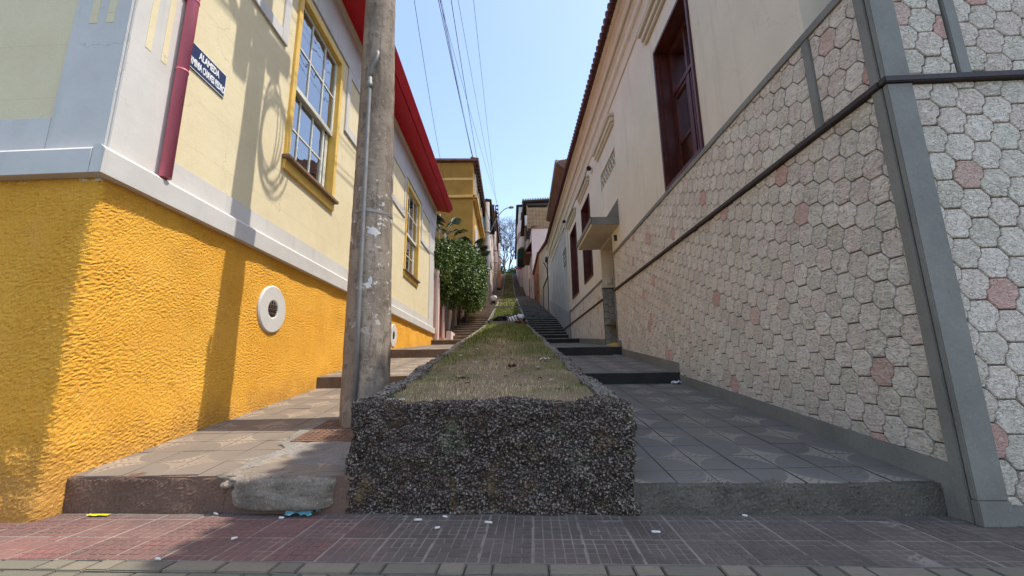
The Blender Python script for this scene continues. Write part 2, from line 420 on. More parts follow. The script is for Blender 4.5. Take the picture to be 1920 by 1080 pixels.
M['whitewall'] = plain('stained_white_plaster', (.62, .58, .53), (.48, .45, .42), .7, .9, [(20, .2, .01)], streak=((.25, .23, .21), 1.2, .12, .5, .75, .6))
M['darkwood'] = plain('dark_roof_timber', (.05, .036, .028), (.028, .02, .016), 3, .8)
M['rooftile'] = plain('clay_roof_tile', (.24, .115, .075), (.14, .075, .055), 4, .85, [(20, .3, .01)], dirt=((.07, .06, .05), 2.5, .5, .7, .6))
M['rooftile_pale'] = plain('pale_roof_tile', (.42, .33, .26), (.3, .23, .18), 4, .85)
M['eavetile'] = plain('dark_red_eave_tile', (.095, .03, .022), (.055, .018, .015), 6, .7)
M['corrugated'] = plain('pale_corrugated_sheet', (.55, .47, .33), (.42, .35, .24), 2, .7)
M['blue'] = plain('light_blue_tarp', (.22, .48, .68), (.18, .40, .58), 4, .7)
M['green'] = plain('green_gate_paint', (.02, .13, .07), (.015, .09, .05), 5, .6)
M['greendark'] = plain('dark_green_awning', (.012, .045, .025), (.008, .03, .018), 3, .8)
M['orange'] = plain('orange_brown_door', (.42, .16, .07), (.30, .11, .05), 3, .8)
M['bluewhite'] = plain('pale_blue_shutter', (.50, .55, .60), (.40, .45, .50), 4, .6)
M['darkglass'] = plain('dark_window_pane', (.03, .033, .036), (.02, .022, .024), 2, .12, spec=.5)
M['navy'] = plain('navy_enamel', (.018, .026, .085), (.014, .02, .065), 8, .3, dirt=((.03, .035, .07), 6, .6, .8, .5))
M['letter'] = plain('white_enamel', (.82, .82, .80), (.74, .74, .72), 8, .4)
M['cable'] = plain('black_cable', (.07, .07, .075), (.05, .05, .05), 4, .6)
M['redsign'] = plain('red_sign_paint', (.35, .03, .035), (.28, .025, .03), 4, .6)
M['skin'] = plain('brown_skin', (.26, .135, .085), (.22, .11, .07), 20, .6)
M['hair'] = plain('black_hair', (.015, .012, .01), (.01, .008, .007), 30, .6)
M['black_cloth'] = plain('black_cloth', (.015, .015, .017), (.01, .01, .011), 20, .9)
def mk_stripe():
    g = G('black_and_white_striped_cloth'); x, y, z = g.xyz()
    s = g.line(x + z*.5, .13, .02, .04)
    return g.pbr(g.mix(s, (.75, .75, .73), (.03, .03, .03)), .9)
M['stripe'] = mk_stripe()
M['white_cloth'] = plain('white_cloth', (.78, .78, .77), (.68, .68, .67), 9, .9)
M['maroon'] = plain('maroon_cloth', (.14, .03, .025), (.09, .02, .018), 9, .9)
M['butt'] = plain('cigarette_paper', (.72, .69, .62), (.6, .55, .46), 40, .8)
M['yellow_plastic'] = plain('yellow_plastic', (.78, .66, .02), (.7, .58, .02), 10, .4)
M['teal_plastic'] = plain('teal_plastic', (.03, .30, .30), (.3, .45, .5), 9, .3)
M['rust'] = plain('rusty_iron', (.20, .11, .07), (.12, .07, .05), 9, .8, [(40, .5, .004)])

# ------------------------------------------------------------------ mesh helpers
class MB:
    def __init__(s): s.v, s.f, s.mi, s.sm = [], [], [], []
    def add(s, vs, fs, m=0, smooth=False):
        o = len(s.v); s.v += [tuple(p) for p in vs]
        for f in fs: s.f.append([o+i for i in f]); s.mi.append(m); s.sm.append(smooth)
        return s
    def quad(s, a, b, c, d, m=0): return s.add((a, b, c, d), ((0, 1, 2, 3),), m)
    def hexa(s, p, m=0):   # 8 corners: bottom 4 ccw, top 4 ccw
        return s.add(p, ((3, 2, 1, 0), (4, 5, 6, 7), (0, 1, 5, 4), (1, 2, 6, 5), (2, 3, 7, 6), (3, 0, 4, 7)), m)
    def box(s, x0, x1, y0, y1, z0, z1, m=0):
        return s.hexa(((x0, y0, z0), (x1, y0, z0), (x1, y1, z0), (x0, y1, z0), (x0, y0, z1), (x1, y0, z1), (x1, y1, z1), (x0, y1, z1)), m)
    def obox(s, c, a, b, d, m=0):
        c, a, b, d = map(Vector, (c, a, b, d))
        return s.hexa((c-a-b-d, c+a-b-d, c+a+b-d, c-a+b-d, c-a-b+d, c+a-b+d, c+a+b+d, c-a+b+d), m)
    def fbox(s, fn, u0, u1, v0, v1, d0, d1, m=0):   # box in a wall frame fn(u, v, outward)
        return s.hexa([fn(u0, v0, d0), fn(u1, v0, d0), fn(u1, v1, d0), fn(u0, v1, d0), fn(u0, v0, d1), fn(u1, v0, d1), fn(u1, v1, d1), fn(u0, v1, d1)], m)
    def ring(s, fn, u0, u1, v0, v1, t, d0, d1, m=0, tb=None):   # four butted bars
        tb = t if tb is None else tb
        s.fbox(fn, u0, u0+t, v0, v1, d0, d1, m); s.fbox(fn, u1-t, u1, v0, v1, d0, d1, m)
        s.fbox(fn, u0+t, u1-t, v1-t, v1, d0, d1, m)
        if tb: s.fbox(fn, u0+t, u1-t, v0, v0+tb, d0, d1, m)
        return s
    def tube(s, pts, r, n=8, m=0, cap=True):
        pts = [Vector(p) for p in pts]
        rs = r if isinstance(r, (list, tuple)) else [r]*len(pts)
        vs, fs = [], []
        prev = None
        for i, p in enumerate(pts):
            t = (pts[min(i+1, len(pts)-1)] - pts[max(i-1, 0)]).normalized()
            if prev is None:
                a = t.cross(Vector((0, 0, 1)))
                if a.length < .05: a = t.cross(Vector((1, 0, 0)))
            else: a = prev - t*prev.dot(t)
            a.normalize(); prev = a; b = t.cross(a)
            for k in range(n):
                q = 2*math.pi*k/n
                vs.append(p + (a*math.cos(q) + b*math.sin(q))*rs[i])
        for i in range(len(pts)-1):
            for k in range(n):
                fs.append((i*n+k, i*n+(k+1) % n, (i+1)*n+(k+1) % n, (i+1)*n+k))
        s.add(vs, fs, m, True)
        if cap:
            o = len(s.v) - len(vs)
            s.f.append([o+k for k in range(n)][::-1]); s.mi.append(m); s.sm.append(False)
            s.f.append([o+(len(pts)-1)*n+k for k in range(n)]); s.mi.append(m); s.sm.append(False)
        return s
    def extr(s, prof, y0, y1, m=0, skew=0):   # closed (x, z) outline along y
        n = len(prof)
        vs = [(x, y0 + skew*x, z) for x, z in prof] + [(x, y1, z) for x, z in prof]
        fs = [(i, (i+1) % n, n+(i+1) % n, n+i) for i in range(n)] + [tuple(range(n))[::-1], tuple(range(n, 2*n))]
        return s.add(vs, fs, m)
    def prism(s, poly, fn, d0, d1, m=0):
        n = len(poly)
        vs = [fn(u, v, d0) for u, v in poly] + [fn(u, v, d1) for u, v in poly]
        fs = [(i, (i+1) % n, n+(i+1) % n, n+i) for i in range(n)] + [tuple(range(n))[::-1], tuple(range(n, 2*n))]
        return s.add(vs, fs, m)
    def panel(s, fn, u0, u1, v0, v1, holes=(), depth=.15, m=0, mr=None):
        us = sorted({u0, u1, *[h[0] for h in holes], *[h[1] for h in holes]})
        vs = sorted({v0, v1, *[h[2] for h in holes], *[h[3] for h in holes]})
        for a, b in zip(us, us[1:]):
            for c, d in zip(vs, vs[1:]):
                mu, mv = (a+b)/2, (c+d)/2
                if any(h[0] < mu < h[1] and h[2] < mv < h[3] for h in holes): continue
                s.quad(fn(a, c, 0), fn(b, c, 0), fn(b, d, 0), fn(a, d, 0), m)
        mr = m if mr is None else mr
        for (a, b, c, d) in [h[:4] for h in holes]:
            for p, q in (((a, c), (b, c)), ((b, c), (b, d)), ((b, d), (a, d)), ((a, d), (a, c))):
                s.quad(fn(*p, 0), fn(*q, 0), fn(*q, -depth), fn(*p, -depth), mr)
        return s
    def build(s, name, mats, parent=None, loc=None, bevel=0, rotz=0):
        me = bpy.data.meshes.new(name)
        vs = s.v
        if loc is not None: vs = [(p[0]-loc[0], p[1]-loc[1], p[2]-loc[2]) for p in vs]
        me.from_pydata(vs, [], s.f)
        if not isinstance(mats, (list, tuple)): mats = [mats]
        for k in mats: me.materials.append(M[k])
        me.polygons.foreach_set('material_index', s.mi)
        me.polygons.foreach_set('use_smooth', s.sm)
        if bevel:
            bm = bmesh.new(); bm.from_mesh(me)
            bmesh.ops.recalc_face_normals(bm, faces=bm.faces)
            ed = [e for e in bm.edges if len(e.link_faces) == 2 and e.calc_face_angle(0) > .6]
            bmesh.ops.bevel(bm, geom=ed, offset=bevel, segments=2, affect='EDGES', clamp_overlap=True)
            bm.to_mesh(me); bm.free()
        me.update()
        o = bpy.data.objects.new(name, me); col.objects.link(o)
        if parent is not None:
            o.parent = parent
            if parent.type == 'EMPTY':
                o.location = [-a for a in parent.location]
        if loc is not None: o.location = loc
        if rotz: o.rotation_euler = (0, 0, rotz)
        return o
def tag(o, label=None, cat=None, group=None, kind=None):
    if label: o['label'] = label
    if cat: o['category'] = cat
    if group: o['group'] = group
    if kind: o['kind'] = kind
    return o
def thing(name, label, cat, loc=(0, 0, 0), group=None):
    o = bpy.data.objects.new(name, None); col.objects.link(o); o.location = loc
    o.empty_display_size = .2
    return tag(o, label, cat, group)
def lerp(t, pts):
    if t <= pts[0][0]: return pts[0][1]
    for (a, b), (c, d) in zip(pts, pts[1:]):
        if t <= c: return b + (d-b)*(t-a)/(c-a)
    return pts[-1][1]

BETA = R(-3.12); CB, SB = math.cos(BETA), math.sin(BETA)
def st(u, v, z=0): return (u*CB - v*SB, u*SB + v*CB, z)     # street frame -> world
def yfront(x): return 2.71 - .0545*x
XL, XR = -2.867, 2.531
PL, PR = -1.05, .77         # planter sides
SP = [(2.5, .165), (6.25, .63), (6.2501, .79), (9.35, 1.16), (9.3501, 1.34), (15, 1.80), (15.001, 1.98), (17.5, 2.18), (18.9, 2.60),
      (22, 3.5), (26, 4.4), (30.3, 5.38), (40, 7.6), (49, 9.45), (52, 10.1), (65, 13.8), (87, 20.5), (100, 24.4), (115, 26.2), (150, 27.4), (400, 27)]
def Sz(y): return lerp(y, SP)
TP = [(2.6, .645), (4.15, .80), (5.5, 1.01), (7, 1.23), (9.4, 1.58), (12.4, 2.02), (17.2, 2.74)]

# ------------------------------------------------------------------ ground, street, pavement
g_ = MB(); g_.quad((-400, -400, -.06), (400, -400, -.06), (400, 9, -.06), (-400, 9, -.06))
tag(g_.build('ground', 'asphalt'), kind='structure')
s_ = MB(); s_.quad((-40, -9, -.02), (40, -9, -.02), (40, 1.66, -.02), (-40, 1.66, -.02))
tag(s_.build('street', 'asphalt', rotz=BETA), kind='structure')
k_ = MB()
k_.quad((-14, 1.6, -.012), (14, 1.6, -.012), (14, 2.056, -.012), (-14, 2.056, -.012), 1)
for row, (v0, v1) in enumerate(((1.955, 2.056), (1.848, 1.949), (1.741, 1.842), (1.634, 1.735))):
    u = -13 + row*.07
    while u < 13:
        L = rnd.choice((.118, .122, .246, .25, .13))
        j = rnd.uniform(-.003, .003)
        k_.box(u+.004, u+L-.004, v0+.003+j, v1-.003+j, -.03, rnd.uniform(-.003, .003))
        u += L
tag(k_.build('kerb_paving', ['paver', 'grout'], bevel=.005, rotz=BETA), kind='structure')
w_ = MB(); w_.box(-30, 30, 2.062, 3.0, -.05, -.0018, 1)
w_.box(-30, -6.05, 2.066, 2.99, -.0027, 0); w_.box(6.3, 30, 2.066, 2.99, -.0027, 0)
for i in range(-23, 26):
    for j in range(-1, 3):
        U, V = -.272 + .252*i, 2.334 + .272*j
        tz = rnd.uniform(-.0012, .0012); ta, tb_ = rnd.uniform(-.006, .006), rnd.uniform(-.006, .006)
        fill = rnd.random()
        for p in range(5):
            for q in range(5):
                a, b = U + .005 + p*.0486, V + .0045 + q*.0532
                if b < 2.06 or b > 2.9: continue
                g1 = .0070 + rnd.uniform(-.001, .001); g2 = .0068 + rnd.uniform(-.001, .001)
                if rnd.random() < .04 + .08*fill: g1 = .0003
                if rnd.random() < .06 + .14*fill: g2 = .0003
                zz = [tz + ta*(x-U-.12) + tb_*(y-V-.13) + rnd.uniform(-.0005, .0005) for x, y in ((a, b), (a+.048, b), (a+.048, b+.0525), (a, b+.0525))]
                x0, x1, y0, y1 = a, a+.0486-g1, b, b+.0532-g2
                w_.hexa(((x0, y0, -.006), (x1, y0, -.006), (x1, y1, -.006), (x0, y1, -.006), (x0, y0, zz[0]), (x1, y0, zz[1]), (x1, y1, zz[2]), (x0, y1, zz[3])))
tag(w_.build('sidewalk', ['sidewalk', 'joint'], rotz=BETA), kind='structure')
# hillside under and behind the houses
t_ = MB(); xs = [-120, -60, -20, -3.2, -2.2, 2.2, 2.8, 20, 60, 120]
ys = [9.0] + [10+3*i for i in range(31)] + [104, 110, 116, 125, 140, 180, 260, 400]
vs = []
for y in ys:
    for x in xs: vs.append((x, y, Sz(y) - .45 + (0 if y < 103 else .4) + noise.noise((x*.05, y*.07, 3))*(.0 if y < 103 else .6)))
n = len(xs)
t_.add(vs, [(i*n+j, i*n+j+1, (i+1)*n+j+1, (i+1)*n+j) for i in range(len(ys)-1) for j in range(n-1)])
tag(t_.build('hillside', 'earth'), kind='structure')

# ------------------------------------------------------------------ stairways
STEPS = []           # (y, z_bottom, z_top) of every riser
for y in (6.25, 9.35, 15.0): STEPS.append((y, Sz(y-.001), Sz(y+.002)))
y, z = 17.5, 2.18
zs = 2.18
while zs < 24.3:
    zn = zs + .172
    lo, hi = 17.4, 101
    for _ in range(40):
        mid = (lo+hi)/2
        if Sz(mid) < zn - .08: lo = mid
        else: hi = mid
    STEPS.append((lo, zs, zn)); zs = zn
# rough block displaced like exposed pebbles
def rough_block(mb, x0, x1, y0, y1, h, ztop, res, rr, amp, skew=0, sc_=58, m=0, big=.02):
    """box with rounded, pebbly sides; ztop(y) is the top edge, sides hang h below it"""
    def face(fn, nu, nv):
        vs = []
        for j in range(nv+1):
            for i in range(nu+1):
                p = Vector(fn(i/nu, j/nv))
                c = Vector((min(max(p.x, x0+rr), x1-rr), min(max(p.y, y0+rr), y1-rr), min(max(p.z, -h), -rr)))
                nr = (p - c)
                if nr.length < 1e-6: nr = Vector((0, 0, 1))
                nr.normalize()
                q = c + nr*rr
                wv = Vector((q.x, q.y, q.z + ztop(q.y)))
                d, _ = noise.voronoi(wv*sc_)
                k = max(0, 1 - d[0]*1.25)
                k = k*k*(3-2*k)
                dd = amp*(k-.5) + big*noise.noise(wv*4.3) + big*.45*noise.noise(wv*13) + .5*amp*noise.noise(wv*120)
                q = q + nr*dd
                vs.append((q.x, q.y + skew*q.x, q.z + ztop(q.y)))
        mb.add(vs, [(j*(nu+1)+i, j*(nu+1)+i+1, (j+1)*(nu+1)+i+1, (j+1)*(nu+1)+i) for j in range(nv) for i in range(nu)], m, False)
    dx, dy = x1-x0, y1-y0
    N = lambda L: max(2, int(L/res))
    face(lambda a, b: (x0+a*dx, y0, -h+b*h), N(dx), N(h))                 # front
    face(lambda a, b: (x0+a*dx, y0+b*dy, 0), N(dx), N(dy))                # top
    face(lambda a, b: (x1, y0+a*dy, -h+b*h), N(dy), N(h))                 # right
    face(lambda a, b: (x0, y1-a*dy, -h+b*h), N(dy), N(h))                 # left
def stairs(x0, x1, z_first, mats, rag):
    """mats: 0 patterned floor, 1 plain tread, 2 first riser, 3 other risers, 4 nosing"""
    mb = MB()
    edges = [(None, 0, z_first)] + STEPS + [(101.5, STEPS[-1][2], STEPS[-1][2])]
    for i in range(len(edges)-1):
        y0, zb, zt = edges[i]; y1, zn, _ = edges[i+1]
        ya, yb = (yfront(x0), yfront(x1)) if y0 is None else (y0, y0)
        # tread sloping up to the foot of the next riser
        fl = 0 if i < 3 else 1
        ns = 7 if i < 14 else 1
        xs = [x0 + (x1-x0)*k/ns for k in range(ns+1)]
        jit = [0]*len(xs) if i == 0 else [rnd.uniform(-rag, rag) for _ in xs]
        jz = [rnd.uniform(-rag, rag)*.35 for _ in xs]
        for k in range(ns):
            a, b = xs[k], xs[k+1]
            fa = ya + (yb-ya)*k/ns + jit[k]; fb = ya + (yb-ya)*(k+1)/ns + jit[k+1]
            za, zb2 = zt + jz[k], zt + jz[k+1]
            if fl == 0:
                mb.quad((a, fa, za-.009), (b, fb, zb2-.009), (b, y1+.02, zn-.009), (a, y1+.02, zn-.009), 5)
            else:
                nose = .05
                mb.quad((a, fa, za), (b, fb, zb2), (b, fb+nose, zb2+.002), (a, fa+nose, za+.002), 4)
                mb.quad((a, fa+nose, za+.002), (b, fb+nose, zb2+.002), (b, y1+.02, zn), (a, y1+.02, zn), 1)
            if fl == 0:
                mb.quad((a, fa, zb-.08), (b, fb, zb-.08), (b, fb, zb2), (a, fa, za), 2 if i == 0 else 3)
            else:
                mb.quad((a, fa+.012, zb-.08), (b, fb+.012, zb-.08), (b, fb+.012, zb2-.03), (a, fa+.012, za-.03), 3)
                mb.quad((a, fa, za-.03), (b, fb, zb2-.03), (b, fb, zb2), (a, fa, za), 4)
    for i in range(3):          # loose-laid 25 cm tiles on the landings
        y0, zb, zt = edges[i]; y1, zn, _ = edges[i+1]
        for ix in range(-18, 8):
            for iy in range(-2, 52):
                a, b = .997 + .2515*ix, 2.858 + .25*iy
                ca, cb = max(a+.0025, x0), min(a+.249, x1)
                yl = yfront((ca+cb)/2) + .012 if y0 is None else y0 + .012
                da, db = max(b+.0025, yl), min(b+.2475, y1+.01)
                if cb-ca < .03 or db-da < .02: continue
                yb0 = yfront((ca+cb)/2) if y0 is None else y0
                h_ = lambda y: zt + (zn-zt)*(y-yb0)/(y1-yb0)
                j = rnd.uniform(-.0015, .0012); t1, t2 = rnd.uniform(-.006, .006), rnd.uniform(-.006, .006)
                P = [(ca, da), (cb, da), (cb, db), (ca, db)]
                mb.hexa([(x, y, h_(y)-.02) for x, y in P] + [(x, y, h_(y) + j + t1*(x-ca-.12) + t2*(y-da-.12)) for x, y in P], 0)
    xa, xb = (x0+.03, x1) if x0 > 0 else (x0, -1.80)
    rough_block(mb, xa, xb, 2.702, 2.80, z_first+.06, lambda y: z_first-.004 + (y-2.7)*.1, .011, .018, .006, -.0545, 70, 2, .012)
    return tag(mb.build('stairway', mats), kind='structure')
stairs(PR-.04, XR+.06, .172, ['floor_r', 'tread_dark', 'riser_dark', 'riser_black', 'nosing_dark', 'grout'], .012)
stairs(XL-.05, PL+.04, .215, ['floor_l', 'tread_tan', 'riser_red', 'riser_tan', 'nosing_tan', 'tread_tan'], .018)
# patched cement along the planter on the left landing
p_ = MB()
def flz(y): return .215 + (y-2.85)*(.63-.215)/(6.25-2.85)
poly = [(-1.80, 2.79), (-1.86, 3.1), (-1.74, 3.35), (-1.86, 3.5), (-1.93, 4.35), (-1.72, 4.5), (-1.62, 5.0), (-1.42, 5.5), (-1.03, 5.6), (-1.03, 2.79)]
NX, NY = 46, 110
def inside(x, y):
    r_ = False
    for (x1, y1), (x2, y2) in zip(poly, poly[1:]+poly[:1]):
        if (y1 > y) != (y2 > y) and x < (x2-x1)*(y-y1)/(y2-y1)+x1: r_ = not r_
    return r_
gv = [(-1.95 + .93*i/NX, 2.78 + 2.85*j/NY) for j in range(NY+1) for i in range(NX+1)]
gw_ = [(x, y, flz(y) + .010 + .010*noise.noise((x*4, y*4, 1)) + .006*noise.noise((x*13, y*13, 4)) + .003*noise.noise((x*40, y*40, 4)) - .05*max(0, 1-(y-2.78)/.28)**2) for x, y in gv]
p_.add(gw_, [(j*(NX+1)+i, j*(NX+1)+i+1, (j+1)*(NX+1)+i+1, (j+1)*(NX+1)+i) for j in range(NY) for i in range(NX)
             if inside(gv[j*(NX+1)+i][0]+.01 + .03*noise.noise((j*.3, i*.3, 0)), gv[j*(NX+1)+i][1]+.012)], 0, True)
tag(p_.build('pavement_patch', 'concrete'), kind='structure')

def Tz(y): return lerp(y, TP)
planter = thing('planter', 'long raised planter of dark pebbly concrete running up the middle of the stairs', 'planter', (-.14, 2.75, 0))
b_ = MB(); rough_block(b_, PL, PR, 2.70, 2.92, .70, lambda y: .66, .0066, .06, .016, -.0545, 66, 0, .042)
b_.build('front_wall', 'pebble', planter)
for (a, b) in ((PL, PL+.15), (PR-.15, PR)):
    b_ = MB()
    rough_block(b_, a, b, 2.88, 6.2, .42, Tz, .013, .045, .012, 0, 62, 0, .035)
    rough_block(b_, a, b, 6.2, 17.3, .45, Tz, .035, .04, .012, 0, 30, 0, .035)
    b_.build('side_wall', 'pebble', planter)
def soil(mb, y0, y1, zf, x0, x1, n=40):
    vs = []
    nx = 14
    for j in range(n+1):
        y = y0 + (y1-y0)*j/n
        for i in range(nx+1):
            x = x0 + (x1-x0)*i/nx
            vs.append((x, y, zf(y) + .03*noise.noise((x*2.3, y*1.7, 0)) + .012*noise.noise((x*9, y*9, 5))))
    mb.add(vs, [(j*(nx+1)+i, j*(nx+1)+i+1, (j+1)*(nx+1)+i+1, (j+1)*(nx+1)+i) for j in range(n) for i in range(nx)], 0, True)
def G1(y): return Tz(y) - .035 + .03*min(1, max(0, (y-3)/4))
def G2(y): return lerp(y, [(17.3, 2.80), (20, 3.25), (25, 4.36), (28.9, 5.12)])
def G3(y): return Sz(y) + .12 + .06*math.sin(y*.9)
b_ = MB(); soil(b_, 2.78, 17.3, G1, PL+.12, PR-.12, 90); soil(b_, 17.3, 28.9, G2, PL+.1, PR-.1, 40); soil(b_, 29.2, 100, G3, PL+.08, PR-.08, 160)
b_.build('soil', 'soil', planter)
for (a, b) in ((PL, PL+.16), (PR-.16, PR)):   # upper kerbs and cross walls
    b_ = MB()
    for i in range(24):
        y0, y1 = 17.3 + i*.483, 17.3 + (i+1)*.483
        j = rnd.uniform(-.012, .012)
        b_.hexa(((a+j, y0, G2(y0)-.5), (b+j, y0, G2(y0)-.5), (b+j, y1, G2(y1)-.5), (a+j, y1, G2(y1)-.5),
                 (a+j, y0, G2(y0)+.06), (b+j, y0, G2(y0)+.06), (b+j, y1, G2(y1)+.06), (a+j, y1, G2(y1)+.06)))
    y = 29.2
    while y < 99:
        y1 = y + 2.4
        b_.hexa(((a, y, G3(y)-.6), (b, y, G3(y)-.6), (b, y1, G3(y1)-.6), (a, y1, G3(y1)-.6),
                 (a, y, G3(y)+.07), (b, y, G3(y)+.07), (b, y1, G3(y1)+.07), (a, y1, G3(y1)+.07)))
        y = y1
    b_.build('kerb', 'concrete', planter)
for (y, x0, x1, h) in ((17.3, PL+.2, PR-.2, .10), (29.0, -1.72, .86, .30), (35.5, PL-.04, PR+.06, .26), (41.5, PL-.02, PR+.05, .26), (47.5, PL, PR, .2), (58, PL, PR, .2), (70, PL, PR, .2)):
    zt = (G2(y) if y < 20 else G3(y)) + .09
    b_ = MB(); b_.box(x0, x1, y-.11, y+.11, zt-h-.25, zt)
    b_.build('cross_wall', 'concrete', planter, bevel=.02)

# ------------------------------------------------------------------ hexagonal wall tiles
def clip(poly, a, b, c):     # keep a*u + b*v <= c
    out = []
    for i in range(len(poly)):
        p, q = poly[i], poly[(i+1) % len(poly)]
        dp, dq = a*p[0]+b*p[1]-c, a*q[0]+b*q[1]-c
        if dp <= 0: out.append(p)
        if (dp < 0 < dq) or (dq < 0 < dp):
            t = dp/(dp-dq); out.append((p[0]+(q[0]-p[0])*t, p[1]+(q[1]-p[1])*t))
    return out
def tile_outline():
    A, B, D = Vector((.100, 0)), Vector((.050, -.062)), Vector((-.042, -.128))
    def curve(p, e, pts):
        nrm = Vector((-e.y, e.x)).normalized()
        return [p + e*t + nrm*k for t, k in pts]
    notch = [(0, 0), (.14, .002), (.28, .006), (.40, .007), (.49, .004), (.53, -.003), (.60, -.009), (.70, -.008), (.85, -.002)]
    P = []
    p = Vector((-.05, .095))
    P += [p + A*.06, p + A*.5, p + A*.94]; p = p + A
    P += [p + B*.08, p + B*.92]; p = p + B
    P += curve(p, D, notch)[1:]; p2 = p + D
    P += [p2 - A*.06, p2 - A*.5, p2 - A*.94]; p3 = p2 - A
    P += [p3 - B*.08, p3 - B*.92]; p4 = p3 - B
    nr = Vector((-D.y, D.x)).normalized()
    P += [p4 - D*(1-t) + nr*k for t, k in reversed(notch)][:-1]
    return [(q.x, q.y) for q in P]
TILE = tile_outline()
def hexwall(mb, fn, u0, u1, vlo, vhi, th=.016, gap=.006):
    """fn(u, v, out); u to the viewer's right; vlo, vhi functions of u giving linear limits"""
    T1, T2 = Vector((.150, -.062)), Vector((.008, -.190))
    n = int((u1-u0)/.12) + 60
    for i in range(-60, n):
        for j in range(-60, 90):
            c = Vector((u0, 0)) + T1*i - T2*j + Vector((0, .05))
            if not (u0-.12 < c.x < u1+.12): continue
            lo, hi = vlo(c.x), vhi(c.x)
            if not (lo-.14 < c.y < hi+.14): continue
            k = 1 - gap/.19
            ja, jb = rnd.uniform(-.002, .002), rnd.uniform(-.002, .002)
            poly = [(c.x + ja + x*k, c.y + jb + y*k) for x, y in TILE]
            poly = clip(poly, -1, 0, -u0); poly = clip(poly, 1, 0, u1)
            sl = (vlo(u1)-vlo(u0))/(u1-u0); poly = clip(poly, sl, -1, sl*u0 - vlo(u0))
            sl = (vhi(u1)-vhi(u0))/(u1-u0); poly = clip(poly, -sl, 1, vhi(u0) - sl*u0)
            if len(poly) < 3: continue
            cx = sum(p[0] for p in poly)/len(poly); cy = sum(p[1] for p in poly)/len(poly)
            ar = abs(sum(poly[a][0]*poly[(a+1) % len(poly)][1] - poly[(a+1) % len(poly)][0]*poly[a][1] for a in range(len(poly))))/2
            if ar < .0006: continue
            t = th*rnd.uniform(.86, 1.12)
            n_ = len(poly)
            ring = []
            for s, d in ((1, 0), (.99, t*.6), (.965, t*.9), (.92, t)):
                ring += [fn(cx+(x-cx)*s, cy+(y-cy)*s, d) for x, y in poly]
            fs = []
            for r_ in range(3):
                fs += [(r_*n_+a, r_*n_+(a+1) % n_, (r_+1)*n_+(a+1) % n_, (r_+1)*n_+a) for a in range(n_)]
            fs.append(tuple(3*n_+a for a in range(n_)))
            mb.add(ring, fs, 0, False)

# ------------------------------------------------------------------ left house
XW = -2.875
fL = lambda u, v, d: (XW + d, u, v)
fFL = lambda u, v, d: st(u, 2.550 - d, v)
UCL = -3.016
lh = thing('house', 'cream house with a rough ochre base, white mouldings, sash windows and a red eave', 'house', (-2.9, 2.7, 0))
WIN = [(4.85, 6.33), (10.90, 12.56)]
WZ0, WZ1 = 3.60, 6.13
b_ = MB()
b_.panel(fL, 2.71, 15.3, 2.2, 7.2, [(a+.03, c-.03, WZ0, WZ1) for a, c in WIN], .14)
b_.panel(fFL, -9.5, UCL, 2.2, 7.2)
b_.quad((XW, 15.3, 0), (-9.5, 15.3, 0), (-9.5, 15.3, 7.2), (XW, 15.3, 7.2))
b_.build('wall', 'cream', lh)
# roughcast base, one wrapped sheet with a rounded corner
def plinth():
    mb = MB(); path = []
    r = .05
    u = -9.5
    while u < UCL - r: path.append((Vector(st(u, 2.545)[:2]), Vector((SB, -CB)))); u += .012 if u > -4.0 else (.05 if u > -5.5 else .2)
    cpt = Vector(st(UCL - r + .008, 2.545 + r)[:2])
    for k in range(7):
        a = -math.pi/2 + BETA + (math.pi/2 - BETA)*k/6
        nn = Vector((math.cos(a), math.sin(a))); path.append((cpt + nn*r, nn))
    y = cpt.y + .03
    xs_ = cpt.x + r
    while y < 15.3:
        path.append((Vector((xs_, y)), Vector((1, 0)))); y += .0115 if y < 6.6 else .03
    path.append((Vector((xs_, 15.3)), Vector((1, 0))))
    path.append((Vector((xs_-.1, 15.3)), Vector((1, 0))))
    nz = 190; vs = []
    for p, nn in path:
        for j in range(nz+1):
            z = -.05 + 2.31*j/nz
            q = Vector((p.x*58, p.y*58, z*84))
            k = noise.noise(q) + .55*noise.noise(q*2.1)
            d = .0068*(.75+.5*noise.noise((p.x*1.3, p.y*1.3, z*1.3)))*(k if k > 0 else k*1.5) + .010*noise.noise((p.x*3, p.y*3, z*3)) + .03*max(0, 1-z/.9)*max(0, 1-abs(p.y-2.75)/.5)*noise.noise((p.x*5, p.y*5, z*6))
            vs.append((p.x + nn.x*d, p.y + nn.y*d, z))
    m_ = nz+1
    mb.add(vs, [(i*m_+j, (i+1)*m_+j, (i+1)*m_+j+1, i*m_+j+1) for i in range(len(path)-1) for j in range(nz)], 0, False)
    return mb
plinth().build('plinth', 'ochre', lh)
b_ = MB()
pr = [(0, 2.225), (.085, 2.225), (.09, 2.40), (.05, 2.435), (0, 2.44)]
b_.prism(pr, lambda u, v, d: (XW + u, 0, v) if False else (XW + u, 2.625 - .0545*u + d, v), 0, 12.72)
b_.prism(pr, lambda u, v, d: st(-9.5 + d, 2.55 - u, v), 0, 9.5 + UCL - .004)
b_.build('moulding', 'white', lh)
b_ = MB()
b_.fbox(fL, 3.20, 14.40, 2.44, 2.65, 0, .014)                       # base band
b_.fbox(fL, 2.705, 3.20, 2.44, 6.28, 0, .02)                         # corner pilasters
b_.fbox(fL, 14.40, 15.3, 2.44, 6.28, 0, .02)
b_.fbox(fL, 2.705, 15.3, 6.28, 7.2, 0, .03)                          # frieze
for (a, c) in ((3.32, 4.66), (6.56, 10.80), (12.86, 14.34)):
    b_.ring(fL, a, c, 5.02, 6.28, .13, 0, .03, tb=.16)
b_.fbox(fFL, -3.47, UCL, 2.44, 7.2, 0, .016)
b_.fbox(fFL, -9.5, -3.47, 2.44, 2.71, 0, .014)
